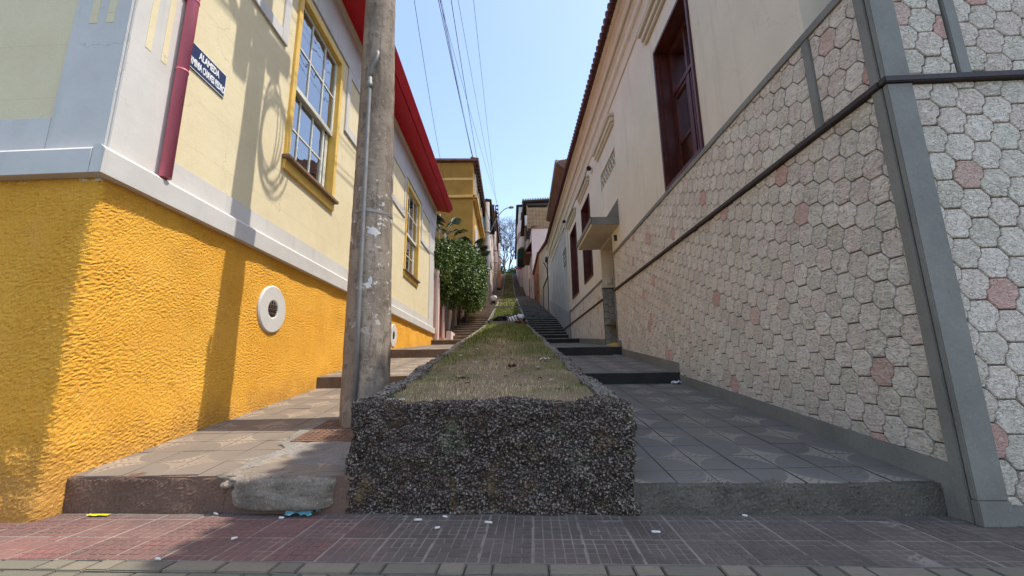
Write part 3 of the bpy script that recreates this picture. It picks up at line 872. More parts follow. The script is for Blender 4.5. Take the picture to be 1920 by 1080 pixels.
b_.fbox(fFL, -9.5, -3.47, 6.3, 7.2, 0, .014)
b_.build('white_band', 'white', lh, bevel=.004)
def one(name, mat, parent, fn, *bx, bevel=0):
    b = MB(); b.fbox(fn, *bx); return b.build(name, mat, parent, bevel=bevel)
for a in (2.83, 2.98): one('flute', 'cream', lh, fL, a, a+.055, 3.40, 6.0, .018, .0225)      # cream flutes set in the pilasters
for a in (-3.335, -3.20): one('flute', 'cream', lh, fFL, a, a+.06, 3.50, 6.0, .014, .0185)
for (a, c) in ((3.45, 4.53), (6.69, 10.67), (12.99, 14.21)): one('wall_inset', 'cream', lh, fL, a, c, 5.18, 6.15, -.01, .008)
for (a, c) in WIN:
    f = MB()
    f.ring(fL, a, c, WZ0, WZ1+.03, .095, -.135, .035, tb=0)
    f.fbox(fL, a, c, 3.42, 3.55, 0, .04)
    wn_ = f.build('window', 'yellow', lh, bevel=.005)
    s = MB(); s.fbox(fL, a-.03, c+.03, 3.55, 3.60, -.135, .10); s.build('sill', 'wood_sill', wn_, bevel=.006)
    i0, i1 = a+.097, c-.097
    s = MB(); zt0 = 4.70; zt1 = WZ1-.065
    s.fbox(fL, i0, i1, zt1, WZ1-.002, -.13, -.03)
    s.ring(fL, i0, i1, zt0, zt1-.002, .05, -.075, -.035, tb=.065)
    wdt = (i1-i0)/3
    for k in (1, 2): s.fbox(fL, i0+wdt*k-.012, i0+wdt*k+.012, zt0+.067, zt1-.054, -.07, -.042)
    zm = (zt0+zt1)/2
    for k in range(3): s.fbox(fL, i0+wdt*k+(.014 if k else .052), i0+wdt*(k+1)-(.014 if k < 2 else .052), zm-.012, zm+.012, -.068, -.044)
    s.build('upper_sash', 'sash', wn_)
    s = MB(); zb0, zb1 = 3.602, 4.74
    s.ring(fL, i0+.002, i1-.16, zb0, zb1, .05, -.125, -.085, tb=.05)
    s.fbox(fL, i1-.11, i1-.03, zb0, zb1-.05, -.13, -.09)
    w2 = (i1-.16-i0)/3
    for k in (1, 2): s.fbox(fL, i0+w2*k-.012, i0+w2*k+.012, zb0+.052, zb1-.052, -.12, -.092)
    zm = (zb0+zb1)/2
    for k in range(3): s.fbox(fL, i0+w2*k+(.014 if k else .054), i0+w2*(k+1)-(.014 if k < 2 else .052), zm-.012, zm+.012, -.118, -.094)
    s.build('lower_sash', 'sash', wn_)
    s = MB()
    s.quad(fL(i0, zt0, -.056), fL(i1, zt0, -.056), fL(i1, zt1, -.056), fL(i0, zt1, -.056))
    s.quad(fL(i0, zb0, -.106), fL(i1-.16, zb0, -.106), fL(i1-.16, zb1, -.106), fL(i0, zb1, -.106))
    s.build('pane', 'glass', wn_)
    s = MB()
    nn = 40; vs = []
    for q in range(nn+1):
        uu = i0+.04 + (i1-.2-i0)*q/nn; dd = -.17 + .012*math.sin(q*1.3)
        vs += [fL(uu, 3.62, dd), fL(uu, 4.12 + .02*math.sin(q*.9), dd)]
    s.add(vs, [(2*q, 2*q+2, 2*q+3, 2*q+1) for q in range(nn)], 0, True)
    s.build('lace_curtain', 'lace', wn_)
    s = MB()
    for k in range(9):
        uu = i0 + .08 + k*(i1-i0-.1)/9
        s.fbox(fL, uu, uu+.05, 4.50, 4.74, -.20, -.18)
    s.build('slat', 'wood_sill', wn_)
    s = MB(); s.panel(lambda u, v, d: fL(u, v, d-1.3), a, c, 3.4, 6.3); s.box(XW-1.3, XW-.145, a-.02, a, 3.4, 6.3); s.box(XW-1.3, XW-.145, c, c+.02, 3.4, 6.3); s.box(XW-1.3, XW-.145, a, c, 3.38, 3.4); s.box(XW-1.3, XW-.145, a, c, 6.3, 6.32)
    s.build('room', 'dark_room', wn_)
b_ = MB()
b_.extr([(-2.9, 7.09), (-2.35, 7.0), (-2.35, 7.05), (-2.9, 7.2)], 2.2, 15.42)
b_.extr([(-2.348, 7.03), (-2.33, 6.985), (-2.195, 7.165), (-2.195, 7.185), (-2.348, 7.11)], 2.2, 15.44)
b_.extr([(-9.6, 9.4), (-2.36, 7.21), (-2.36, 7.25), (-9.6, 9.5)], 2.1, 15.42)
b_.extr([(-9.6, 7.09), (-2.91, 7.09), (-2.91, 7.2), (-9.6, 9.3)], 1.95, 15.40)
ev = b_.build('eave', 'red', lh, bevel=.006)
b_ = MB(); b_.extr([(XW, 6.98), (XW+.05, 6.99), (XW+.085, 7.05), (XW+.085, 7.085), (XW, 7.085)], 2.7, 15.32); b_.build('cornice', 'rcream_light', lh)
p_ = MB()
px_ = -2.80
p_.tube([(px_, 3.135, 2.43), (px_, 3.135, 7.0)], .044, 20)
for z in (3.42, 4.13, 5.3): p_.tube([(px_, 3.135, z-.010), (px_, 3.135, z+.010)], .0475, 20)
p_.fbox(fL, 3.08, 3.19, 4.118, 4.142, -.002, .04)
p_.build('downpipe', 'pink_pipe', lh)
for yc, zc in ((4.92, 1.61), (10.13, 1.73)):
    v_ = MB(); N = 40; vs = []; x0 = XL
    for (rr, dx) in ((.285, -.02), (.285, .016), (.27, .028), (.115, .028), (.10, .022), (.097, .010)):
        for k in range(N):
            a = 2*math.pi*k/N; vs.append((x0+dx, yc+rr*math.cos(a), zc+rr*math.sin(a)))
    v_.add(vs, [(i*N+k, i*N+(k+1) % N, (i+1)*N+(k+1) % N, (i+1)*N+k) for i in range(5) for k in range(N)], 0, False)
    ring = v_.build('vent', 'white', lh)
    v_ = MB()
    v_.add([(x0+.012, yc+.1*math.cos(2*math.pi*k/20), zc+.1*math.sin(2*math.pi*k/20)) for k in range(20)], [tuple(range(20))])
    v_.build('opening', 'dark_room', ring)
    v_ = MB()
    for k in (-.05, 0, .05):
        h_ = math.sqrt(.098**2-k*k)
        v_.tube([(x0+.020, yc+k, zc-h_), (x0+.020, yc+k, zc+h_)], .004, 6)
        v_.tube([(x0+.026, yc-h_, zc+k), (x0+.026, yc+h_, zc+k)], .004, 6)
    v_.build('grille', 'rust', ring)

# street sign
def text_mesh(name, body, size, mat, fn, parent, sx=1., off=0.004, ext=.0015):
    cu = bpy.data.curves.new(name, 'FONT'); cu.body = body; cu.size = size; cu.offset = off
    cu.align_x = 'CENTER'; cu.align_y = 'CENTER'; cu.extrude = ext; cu.resolution_u = 3
    ob = bpy.data.objects.new(name+'_curve', cu); col.objects.link(ob)
    dg = bpy.context.evaluated_depsgraph_get()
    me = bpy.data.meshes.new_from_object(ob.evaluated_get(dg))
    bpy.data.objects.remove(ob); bpy.data.curves.remove(cu)
    for v in me.vertices: v.co = Vector(fn(v.co.x*sx, v.co.y, v.co.z))
    me.materials.clear(); me.materials.append(M[mat]); me.name = name
    o = bpy.data.objects.new(name, me); col.objects.link(o)
    o.parent = parent
    if parent.type == 'EMPTY': o.location = [-a for a in parent.location]
    return o
sg = thing('street_sign', 'navy enamel street name plate with white lettering beside the pink downpipe', 'sign', (XW, 3.45, 3.6))
SY, SZc = 3.455, 3.715
fS = lambda u, v, d: (XW + .004 + d, SY + u, SZc + v)
b_ = MB(); b_.fbox(fS, -.27, .27, -.128, .128, 0, .007); b_.build('plate', 'navy', sg, bevel=.002)
b_ = MB(); b_.ring(fS, -.268, .268, -.126, .126, .006, .0072, .0085); b_.build('border', 'letter', sg)
text_mesh('lettering', 'ALAMEDA', .098, 'letter', lambda x, y, z: fS(x+.035, y+.055, z+.0085), sg, .60, .0028)
text_mesh('lettering', 'HERMINIA CHAVES PEDRO', .098, 'letter', lambda x, y, z: fS(x+.01, y-.055, z+.0085), sg, .43, .003)

# ------------------------------------------------------------------ near utility pole
pole = thing('utility_pole', 'thick weathered concrete utility pole standing beside the planter by the ochre wall', 'utility pole', (-1.41, 4.14, .35))
def pcx(z): return -1.400 - .016*z
def pr_(z): return .236 - .0135*z
b_ = MB(); NN = 40; zz = [.2 + 9.4*i/190 for i in range(191)]; vs = []
for z in zz:
    for k in range(NN):
        a = 2*math.pi*k/NN
        q = Vector((math.cos(a)*2.2, math.sin(a)*2.2, z*1.6))
        r = pr_(z) + .006*noise.noise(q*1.2) + .0035*noise.noise(q*5) - .012*max(0, noise.noise(q*2.3+Vector((9, 3, 1)))-.25)
        vs.append((pcx(z)+r*math.cos(a), 4.14+r*math.sin(a), z))
b_.add(vs, [(i*NN+k, i*NN+(k+1) % NN, (i+1)*NN+(k+1) % NN, (i+1)*NN+k) for i in range(190) for k in range(NN)], 0, True)
b_.build('shaft', 'pole', pole)
def cpos(z, e=.024): return (pcx(z) - .065*(pr_(z)+e), 4.14 - .998*(pr_(z)+e), z)
b_ = MB()
b_.tube([cpos(.3), cpos(1.5), cpos(2.6), cpos(3.9), cpos(3.98)], .021, 12)
b_.tube([cpos(3.85), cpos(3.93)], .027, 12)
x, y, z = cpos(3.98)
b_.tube([(x, y, z), (x+.004, y-.002, z+.06), (x+.03, y-.012, z+.13), (x+.06, y-.02, z+.2), (x+.07, y-.01, z+.27), (x+.066, y, z+.32)], .020, 12)
b_.build('conduit', 'galv', pole)
b_ = MB()
for zc in (2.46,):
    pts = []
    for k in range(33):
        a = 2*math.pi*k/32; r = pr_(zc)+.004
        bump_ = .032*math.exp(-((a - math.radians(266.3))/.16)**2)
        pts.append((pcx(zc)+(r+bump_)*math.cos(a), 4.14+(r+bump_)*math.sin(a)))
    vs = [(x, y, zc-.016) for x, y in pts] + [(x, y, zc+.016) for x, y in pts]
    b_.add(vs, [(k, k+1, 33+k+1, 33+k) for k in range(32)], 0, True)
b_.build('strap', 'galv', pole)
b_ = MB()
b_.obox((pcx(8.9), 4.14, 8.9), (.9, 0, 0), (0, .05, 0), (0, 0, .06))
b_.obox((pcx(7.9), 4.14, 7.9), (.55, 0, 0), (0, .05, 0), (0, 0, .05))
b_.build('crossarm', 'galv', pole, bevel=.008)
for xx in (-2.15, -1.75, -1.2, -.75):
    b_ = MB(); b_.tube([(xx, 4.14, 8.96), (xx, 4.14, 9.0), (xx, 4.14, 9.04), (xx, 4.14, 9.09), (xx, 4.14, 9.13)], [.05, .06, .035, .055, .03], 10)
    b_.build('insulator', 'pole_far', pole)
b_ = MB()
for k in range(7):
    yo = 4.14 + .30 + rnd.uniform(-.05, .05); zo = 6.95 + rnd.uniform(-.06, .06); h_, w_ = .58+rnd.uniform(-.08, .08), .16+.03*k
    b_.tube([(pcx(zo)+.1+.02*k, yo + w_*math.sin(2*math.pi*t/24) + .12*k*.3, zo + h_*math.cos(2*math.pi*t/24)) for t in range(25)], .012, 6, cap=False)
b_.build('cable_coil', 'cable', pole)
b_ = MB(); b_.obox((pcx(7.5)+.1, 4.14-.28, 7.6), (.1, 0, 0), (0, .12, 0), (0, 0, .32)); b_.obox((pcx(7.1), 4.14+.28, 7.55), (.08, 0, 0), (0, .14, 0), (0, 0, .1)); b_.build('junction_box', 'iron', pole, bevel=.02)
b_ = MB(); b_.tube([(pcx(7.3)+.02, 4.02, 7.3), (pcx(7.3)+.05, 3.6, 7.75), (pcx(7.3)+.1, 3.0, 8.35), (pcx(7.3)+.15, 2.2, 8.75), (pcx(7.3)+.2, 1.4, 8.85)], .045, 8); b_.build('lamp_arm', 'galv', pole)
b_ = MB(); b_.obox((pcx(7.95)+.14, 4.30, 7.95), (.05, 0, 0), (0, .46, .05), (0, 0, .09)); b_.build('cable_bracket', 'iron', pole, bevel=.02)

# ------------------------------------------------------------------ right house
rh = thing('house', 'long cream house on the right clad in grey and pink hexagonal tiles with brown windows', 'house', (2.6, 2.5, 0))
fR = lambda u, v, d: (XR - d, u, v)            # u = y
fRh = lambda u, v, d: (XR - d, -u, v)          # u to the viewer's right
fFR = lambda u, v, d: st(u, 2.554 - d, v)
UCR = XR*CB + 2.42*SB                           # street coordinate of the corner
TT = 3.60                                       # top of the tiled part
W1 = (4.87, 6.11, 3.64, 6.11); DR = (9.68, 10.98, 1.25, 4.08); W2 = (12.10, 13.45, 3.66, 6.22); W3 = (14.72, 16.15, 3.62, 6.25)
LV = (8.9, 10.5, 5.55, 6.05)
b_ = MB()
b_.panel(fR, 3.0, 17.1, 2.65, 7.95, [W1, DR[:2]+(2.0, 4.08), W2, W3, LV], .30)
ch0, ch1 = (XR, 3.0), st(UCR + .60, 2.554)[:2]   # chamfered corner above the tiles
b_.panel(fFR, UCR+.60, UCR+10, 3.5, 7.95)
b_.build('wall', 'rcream', rh)
b_ = MB(); b_.quad((*ch0, 3.5), (*ch1, 3.5), (*ch1, 7.95), (*ch0, 7.95)); b_.build('chamfered_corner', 'rcream_light', rh)  # trim cream here stands in for brighter street skylight on this face
b_ = MB()
b_.panel(fR, 17.1, 34, .5, 7.95, [(18.2, 18.9, 5.45, 6.2)], .2)
b_.quad((XR, 34, 0), (9, 34, 0), (9, 34, 9), (XR, 34, 9))
b_.build('bare_wall', 'rgrey', rh)
# backing under the tiles
b_ = MB()
b_.panel(fR, 2.43, 9.68, -.1, 3.55); b_.panel(fR, 10.98, 17.1, .8, 3.2); b_.panel(fFR, UCR, UCR+10, -.1, 4.4)
b_.panel(fR, 9.68, 10.98, -.1, 1.25)
b_.build('tile_backing', 'grout', rh)
b_ = MB()
hexwall(b_, fRh, -9.60, -2.50, lambda u: .05 + max(0, (-u-3)*.12), lambda u: 2.665)
hexwall(b_, fRh, -9.60, -3.03, lambda u: 2.715, lambda u: 3.54)
hexwall(b_, fRh, -2.95, -2.50, lambda u: 2.715, lambda u: 3.54)
hexwall(b_, fRh, -17.0, -11.0, lambda u: 1.3, lambda u: 2.665)
hexwall(b_, fRh, -17.0, -11.0, lambda u: 2.715, lambda u: 3.18)
hexwall(b_, fFR, UCR+.14, UCR+10, lambda u: .10, lambda u: 2.665)
hexwall(b_, fFR, UCR+.14, UCR+.44, lambda u: 2.715, lambda u: 4.3)
hexwall(b_, fFR, UCR+.53, UCR+10, lambda u: 2.715, lambda u: 4.3)
b_.build('tile_cladding', 'hex', rh)
b_ = MB()
LY = 2.505
b_.fbox(fR, 2.43, LY, 0, 2.665, 0, .036); b_.fbox(fR, 2.43, LY, 2.715, 4.4, 0, .036)      # corner post, alley side
b_.fbox(fR, 2.95, 3.03, 2.715, 3.53, 0, .03)
b_.fbox(fR, LY+.002, 9.60, 3.53, 3.605, 0, .034)                                                # capping
b_.fbox(fR, 9.60, 9.68, 1.45, 2.665, 0, .032); b_.fbox(fR, 9.60, 9.68, 2.715, 3.605, 0, .03)
b_.fbox(fR, 10.98, 17.1, 3.18, 3.25, 0, .034)
b_.fbox(fR, 17.1, 17.16, 1.9, 3.25, 0, .03)
# skirting stepping up the landings
for (y0, y1, o) in ((2.5, 6.24, .13), (6.245, 9.345, .14), (9.35, 9.6, .14), (10.98, 14.98, .16)):
    z0, z1 = Sz(y0+.006), Sz(y1-.006)
    b_.hexa((fR(y0, z0-.3, 0), fR(y1, z1-.3, 0), fR(y1, z1-.3, .03), fR(y0, z0-.3, .03), fR(y0, z0+o, 0), fR(y1, z1+o, 0), fR(y1, z1+o, .03), fR(y0, z0+o, .03)))
# front: corner post, base and upright
e0 = UCR-.034
b_.fbox(fFR, e0, UCR+.13, .13, 2.665, 0, .036); b_.fbox(fFR, e0, UCR+.13, 2.715, 4.4, 0, .036)
b_.fbox(fFR, e0-.004, UCR+.134, 0, .128, 0, .044)
b_.fbox(fFR, UCR+.45, UCR+.525, 2.715, 4.4, 0, .03)
b_.fbox(fFR, UCR+.136, UCR+10, 0, .10, 0, .032)
b_.build('trim', 'trim', rh, bevel=.005)
b_ = MB()
b_.fbox(fR, 2.43, 9.70, 2.667, 2.713, 0, .055); b_.fbox(fR, 10.98, 19.0, 2.667, 2.713, 0, .05)
b_.fbox(fFR, UCR-.055, UCR+10, 2.667, 2.713, 0, .055)
b_.build('dark_strip', 'strip', rh, bevel=.006)
b_ = MB()   # ledge behind the capping at the chamfered corner
b_.add([(XR-.01, 3.0, 3.56), (XR-.01, 2.43, 3.56), (*st(UCR+.62, 2.556)[:2], 3.56)], [(0, 1, 2)])
b_.build('ledge', 'trim', rh)
# grey rear dado
for k, (y0, y1) in enumerate(((17.2, 18.6), (18.68, 20.3), (20.38, 22.4), (22.48, 25.0), (25.08, 26.0), (30.2, 34))):
    b_ = MB(); t0, t1 = 3.22 + max(0, (y0-17.2)*.235), 3.22 + max(0, (y1-17.2)*.235)
    b_.hexa((fR(y0, Sz(y0)-.3, 0), fR(y1, Sz(y1)-.3, 0), fR(y1, Sz(y1)-.3, .02), fR(y0, Sz(y0)-.3, .02), fR(y0, t0, 0), fR(y1, t1, 0), fR(y1, t1, .02), fR(y0, t0, .02)))
    b_.build('dado', 'dado', rh)
def bwin(hole, dep=.27, shutters=True):
    a, c, z0, z1 = hole
    f = MB(); f.ring(fR, a-.035, c+.035, z0-.035, z1+.035, .055, -.05, .03)
    # deep timber lining of the opening
    f.fbox(fR, a, a+.02, z0, z1, -dep, -.052); f.fbox(fR, c-.02, c, z0, z1, -dep, -.052)
    f.fbox(fR, a+.02, c-.02, z1-.02, z1, -dep, -.052); f.fbox(fR, a+.02, c-.02, z0, z0+.02, -dep, -.052)
    o = f.build('window', 'brownwood', rh, bevel=.004)
    a += .022; c -= .022; z0 += .022; z1 -= .022
    s = MB(); mid = (a+c)/2; zt = z0 + (z1-z0)*.66; zl = z0 + (z1-z0)*.29
    s.ring(fR, a, c, z0, z1, .06, -dep-.0, -dep+.06)
    s.fbox(fR, mid-.045, mid+.045, z0+.06, zt-.04, -dep+.002, -dep+.062)
    s.fbox(fR, a+.06, c-.06, zt-.04, zt+.04, -dep+.002, -dep+.07)
    s.fbox(fR, mid-.03, mid+.03, zt+.04, z1-.06, -dep+.002, -dep+.058)
    for p, q in ((a+.06, mid-.045), (mid+.045, c-.06)):
        s.fbox(fR, p, p+.05, z0+.06, zt-.04, -dep+.004, -dep+.05); s.fbox(fR, q-.05, q, z0+.06, zt-.04, -dep+.004, -dep+.05)
        s.fbox(fR, p+.05, q-.05, zl-.03, zl+.03, -dep+.004, -dep+.05)
        s.fbox(fR, p+.05, q-.05, zt-.10, zt-.04, -dep+.004, -dep+.05)
        s.fbox(fR, p+.05, q-.05, z0+.06, z0+.12, -dep+.004, -dep+.05)
    s.build('sash', 'brownwood', o, bevel=.004)
    s = MB(); zz = z0+.13
    while zz < zl-.04:
        for p, q in ((a+.11, mid-.095), (mid+.095, c-.11)):
            s.hexa((fR(p, zz, -dep+.01), fR(q, zz, -dep+.01), fR(q, zz+.006, -dep+.008), fR(p, zz+.006, -dep+.008), fR(p, zz-.012, -dep+.045), fR(q, zz-.012, -dep+.045), fR(q, zz-.004, -dep+.045), fR(p, zz-.004, -dep+.045)))
        zz += .032
    s.build('louvre', 'brownwood', o)
    s = MB(); s.quad(fR(a, z0, -dep+.02), fR(c, z0, -dep+.02), fR(c, z1, -dep+.02), fR(a, z1, -dep+.02)); s.build('pane', 'glass_dark', o)
    s = MB(); nn = 24; vs = []
    for q in range(nn+1):
        uu = a + (c-a)*q/nn; vs += [fR(uu, zl, -dep-.06+.012*math.sin(q*2)), fR(uu, z1, -dep-.06+.012*math.sin(q*2))]
    s.add(vs, [(2*q, 2*q+2, 2*q+3, 2*q+1) for q in range(nn)], 0, True); s.build('curtain', 'curtain', o)
    s = MB(); s.quad(fR(a-.02, z0, -dep-.3), fR(c+.02, z0, -dep-.3), fR(c+.02, z1, -dep-.3), fR(a-.02, z1, -dep-.3)); s.build('room', 'dark_room', o)
for h_ in (W1, W2, W3): bwin(h_)
# window hoods and pilaster
for (y0, y1) in ((4.55, 6.50), (8.80, 10.75), (11.95, 13.75), (14.55, 16.5)):
    b_ = MB(); b_.fbox(fR, y0+.06, y1-.06, 6.56, 6.64, 0, .05); b_.fbox(fR, y0+.03, y1-.03, 6.64, 6.76, 0, .09); b_.fbox(fR, y0, y1, 6.76, 6.84, 0, .14)
    b_.build('window_hood', 'rcream_light', rh, bevel=.014)
b_ = MB(); b_.fbox(fR, 16.75, 17.1, 3.27, 6.85, 0, .05); b_.fbox(fR, 16.68, 17.17, 6.85, 7.05, 0, .09); b_.build('pilaster', 'rcream_light', rh, bevel=.008)
# cornice
b_ = MB()
for prof in ([(2.535, 7.12), (2.50, 7.13), (2.495, 7.30), (2.47, 7.36), (2.535, 7.36)],
             [(2.535, 7.362), (2.46, 7.362), (2.425, 7.40), (2.42, 7.52), (2.37, 7.58), (2.535, 7.58)],
             [(2.535, 7.70), (2.36, 7.70), (2.335, 7.74), (2.33, 7.82), (2.26, 7.89), (2.535, 7.89)],
             [(2.535, 7.892), (2.24, 7.892), (2.20, 7.915), (2.19, 7.955), (2.535, 7.955)]):
    b_.extr(prof, 2.55, 23.8)
b_.build('cornice', 'rcream_light', rh)
b_ = MB(); b_.extr([(2.54, 7.58), (2.47, 7.58), (2.47, 7.70), (2.54, 7.70)], 2.6, 23.8); b_.build('cornice_groove', 'rcream', rh)
rf = MB()
rf.extr([(2.17, 7.96), (9.0, 9.6), (9.0, 9.7), (2.10, 8.0)], 1.45, 22.6)
y = 1.47
while y < 22.6:      # row of tile ends along the eave
    rf.tube([(2.06, y, 7.985), (2.5, y, 8.09)], .075, 8); y += .185
roof = rf.build('roof', 'eavetile', rh)
def raked(mb, prof0, y0, prof1, y1, m=0):
    n = len(prof0)
    vs = [(x, y0, z) for x, z in prof0] + [(x, y1, z) for x, z in prof1]
    mb.add(vs, [(i, (i+1) % n, n+(i+1) % n, n+i) for i in range(n)] + [tuple(range(n))[::-1], tuple(range(n, 2*n))], m)
b_ = MB()
raked(b_, [(2.75, 9.7), (2.24, 10.06), (2.2, 10.2), (9, 11.4), (9, 9.7)], 17.3, [(2.75, 8.9), (2.24, 9.16), (2.2, 9.3), (9, 10.6), (9, 8.9)], 22.3)
b_.box(2.75, 9, 17.4, 22.2, 8.1, 9.72)
b_.build('raised_roof', 'rooftile', rh)
b_ = MB(); b_.tube([(2.22, 17.25, 10.16), (2.22, 22.35, 9.26)], .085, 10); b_.build('gutter', 'concrete', rh)
b_ = MB()
raked(b_, [(2.56, 8.34), (2.34, 8.40), (2.30, 8.50), (9, 9.9), (9, 8.4)], 22.6, [(2.56, 10.50), (2.46, 10.56), (2.42, 10.66), (9, 12), (9, 10.5)], 34)
b_.build('rear_roof', 'eavetile', rh)
b_ = MB(); b_.add([(XR, 22.6, 7.9), (XR, 34, 7.9), (XR, 34, 10.55), (XR, 22.6, 8.38)], [(0, 1, 2, 3)]); b_.build('rear_gable', 'rgrey', rh)
# lattice vent
lv = MB(); a, c, z0, z1 = LV
lv.ring(fR, a, c, z0, z1, .03, -.06, .006)
n = 9
for k in range(-6, 14):
    for s in (1, -1):
        u0 = a + (c-a)*k/8
        p0, p1 = (u0, z0), (u0 + s*(z1-z0)*.75, z1)
        pts = []
        for t in [i/24 for i in range(25)]:
            uu = p0[0] + (p1[0]-p0[0])*t
            if a+.03 <= uu <= c-.03: pts.append((uu, z0 + (z1-z0)*t))
        if len(pts) > 2:
            dd = -.03 if s > 0 else -.045
            lv.tube([fR(pts[0][0], pts[0][1], dd), fR(pts[-1][0], pts[-1][1], dd)], .016, 5)
lo = lv.build('lattice_vent', 'rcream', rh)
b_ = MB(); b_.quad(fR(a, z0, -.1), fR(c, z0, -.1), fR(c, z1, -.1), fR(a, z1, -.1)); b_.build('opening', 'dark_room', lo)
lv = MB(); lv.ring(fR, 17.6, 18.4, 5.45, 6.2, .05, 0, .03); 
for k in range(1, 4): lv.fbox(fR, 17.65, 18.35, 5.45+.19*k-.015, 5.45+.19*k+.015, 0, .02)
lv.build('vent_grille', 'trim', rh)
# door recess
a, c, z0, z1 = DR; DD = .55
b_ = MB()
a_, c_2, zt_3 = a+.004, c-.004, z1-.004
b_.quad(fR(a_, 1.1, -.002), fR(a_, 1.1, -DD), fR(a_, z1, -DD), fR(a_, z1, -.002)); b_.quad(fR(c_2, 3.0, -.002), fR(c_2, 3.0, -DD), fR(c_2, z1, -DD), fR(c_2, z1, -.002))
b_.quad(fR(a_, zt_3, -.002), fR(c_2, zt_3, -.002), fR(c_2, zt_3, -DD), fR(a_, zt_3, -DD)); b_.quad(fR(a, z0, -DD), fR(c, z0, -DD), fR(c, z1, -DD), fR(a, z1, -DD))
b_.build('door_recess', 'rcream', rh)
b_ = MB(); b_.box(XR-.012, XR+DD, c-.02, c+.002, 1.0, 2.98); b_.fbox(fR, c-.03, c+.0, 2.98, 3.02, -DD, .02); b_.build('jamb_backing', 'grout', rh)
b_ = MB(); hexwall(b_, lambda u, v, d: (XR + u, c - .022 - d, v), .0, DD, lambda u: 1.2, lambda u: 2.97); b_.build('jamb_tile', 'hexdark', rh)
b_ = MB(); b_.fbox(fR, a+.1, c-.05, 1.42, 3.9, -DD+.002, -DD+.05); b_.build('door', 'brownwood', rh, bevel=.01)
b_ = MB(); b_.box(XR-.10, XR+DD, a+.01, c-.03, 1.0, 1.46); b_.build('door_step', 'ochre_trim', rh, bevel=.01)
b_ = MB(); b_.box(XR+.09, XR+.15, c-.075, c-.046, 3.55, 3.75) if False else b_.box(XR+.10, XR+.24, c-.07, c-.024, 3.12, 3.30); b_.build('intercom', 'sash', rh, bevel=.01)
b_ = MB()
b_.hexa(((1.905, 8.97, 4.09), (XR, 8.97, 4.10), (XR, 11.0, 4.10), (1.905, 11.0, 4.09), (1.905, 8.97, 4.25), (XR, 8.97, 4.27), (XR, 11.0, 4.27), (1.905, 11.0, 4.25)))
b_.build('canopy', 'rcream_light', rh, bevel=.008)
b_ = MB()
b_.box(1.89, XR, 8.945, 8.968, 4.10, 4.275); b_.box(1.88, 1.903, 8.945, 11.02, 4.16, 4.275)
b_.add([(XR, 8.945, 4.28), (2.25, 8.945, 4.28), (XR, 8.945, 4.72), (XR, 8.99, 4.28), (2.25, 8.99, 4.28), (XR, 8.99, 4.72)], [(0, 1, 2), (3, 5, 4), (0, 3, 4, 1), (1, 4, 5, 2), (2, 5, 3, 0)])
b_.build('canopy_edge', 'trim', rh)
b_ = MB(); b_.tube([(XR-.03, 9.25, 3.80), (XR-.03, 9.25, 3.93)], .035, 10); b_.build('door_bell', 'iron', rh)
# rear door of the bare part
b_ = MB(); b_.ring(fR, 26.1, 30.1, 4.5, 6.9, .12, 0, .05); b_.fbox(fR, 26.3, 29.9, 4.5, 6.75, .0, .012, 1); b_.build('rear_door', ['iron', 'dado'], rh)
# small fittings on the wall
def flood(y, z, label):
    t = thing('floodlight', label, 'floodlight', (XR, y, z))
    b_ = MB(); b_.fbox(fR, y-.06, y+.06, z-.05, z+.05, 0, .035); b_.tube([(XR-.035, y, z+.02), (XR-.13, y, z+.07)], .018, 8); b_.build('bracket', 'rcream_light', t)
    b_ = MB(); b_.tube([(XR-.12, y-.09, z+.03), (XR-.12, y-.06, z+.05), (XR-.12, y+.05, z+.10)], [.075, .07, .045], 12); b_.build('lamp_head', 'iron', t)
flood(11.45, 6.70, 'small black floodlight on the cream wall just beyond the lattice vent')
flood(17.15, 7.15, 'small black floodlight at the head of the white pilaster under the cornice')
mt = thing('cable_bracket', 'bent black iron cable bracket on the bare grey rear wall', 'bracket', (XR, 26.4, 8))
b_ = MB(); b_.tube([(XR-.02, 26.5, 6.8), (XR-.05, 26.4, 7.4), (XR-.22, 26.35, 7.75), (XR-.3, 26.3, 7.78)], .03, 6); b_.tube([(XR-.02, 26.2, 7.0), (XR-.02, 26.2, 8.0)], .03, 6); b_.build('arm', 'iron', mt)
b_ = MB(); b_.box(XR-.16, XR, 26.0, 26.35, 7.8, 8.1); b_.build('box', 'iron', mt)

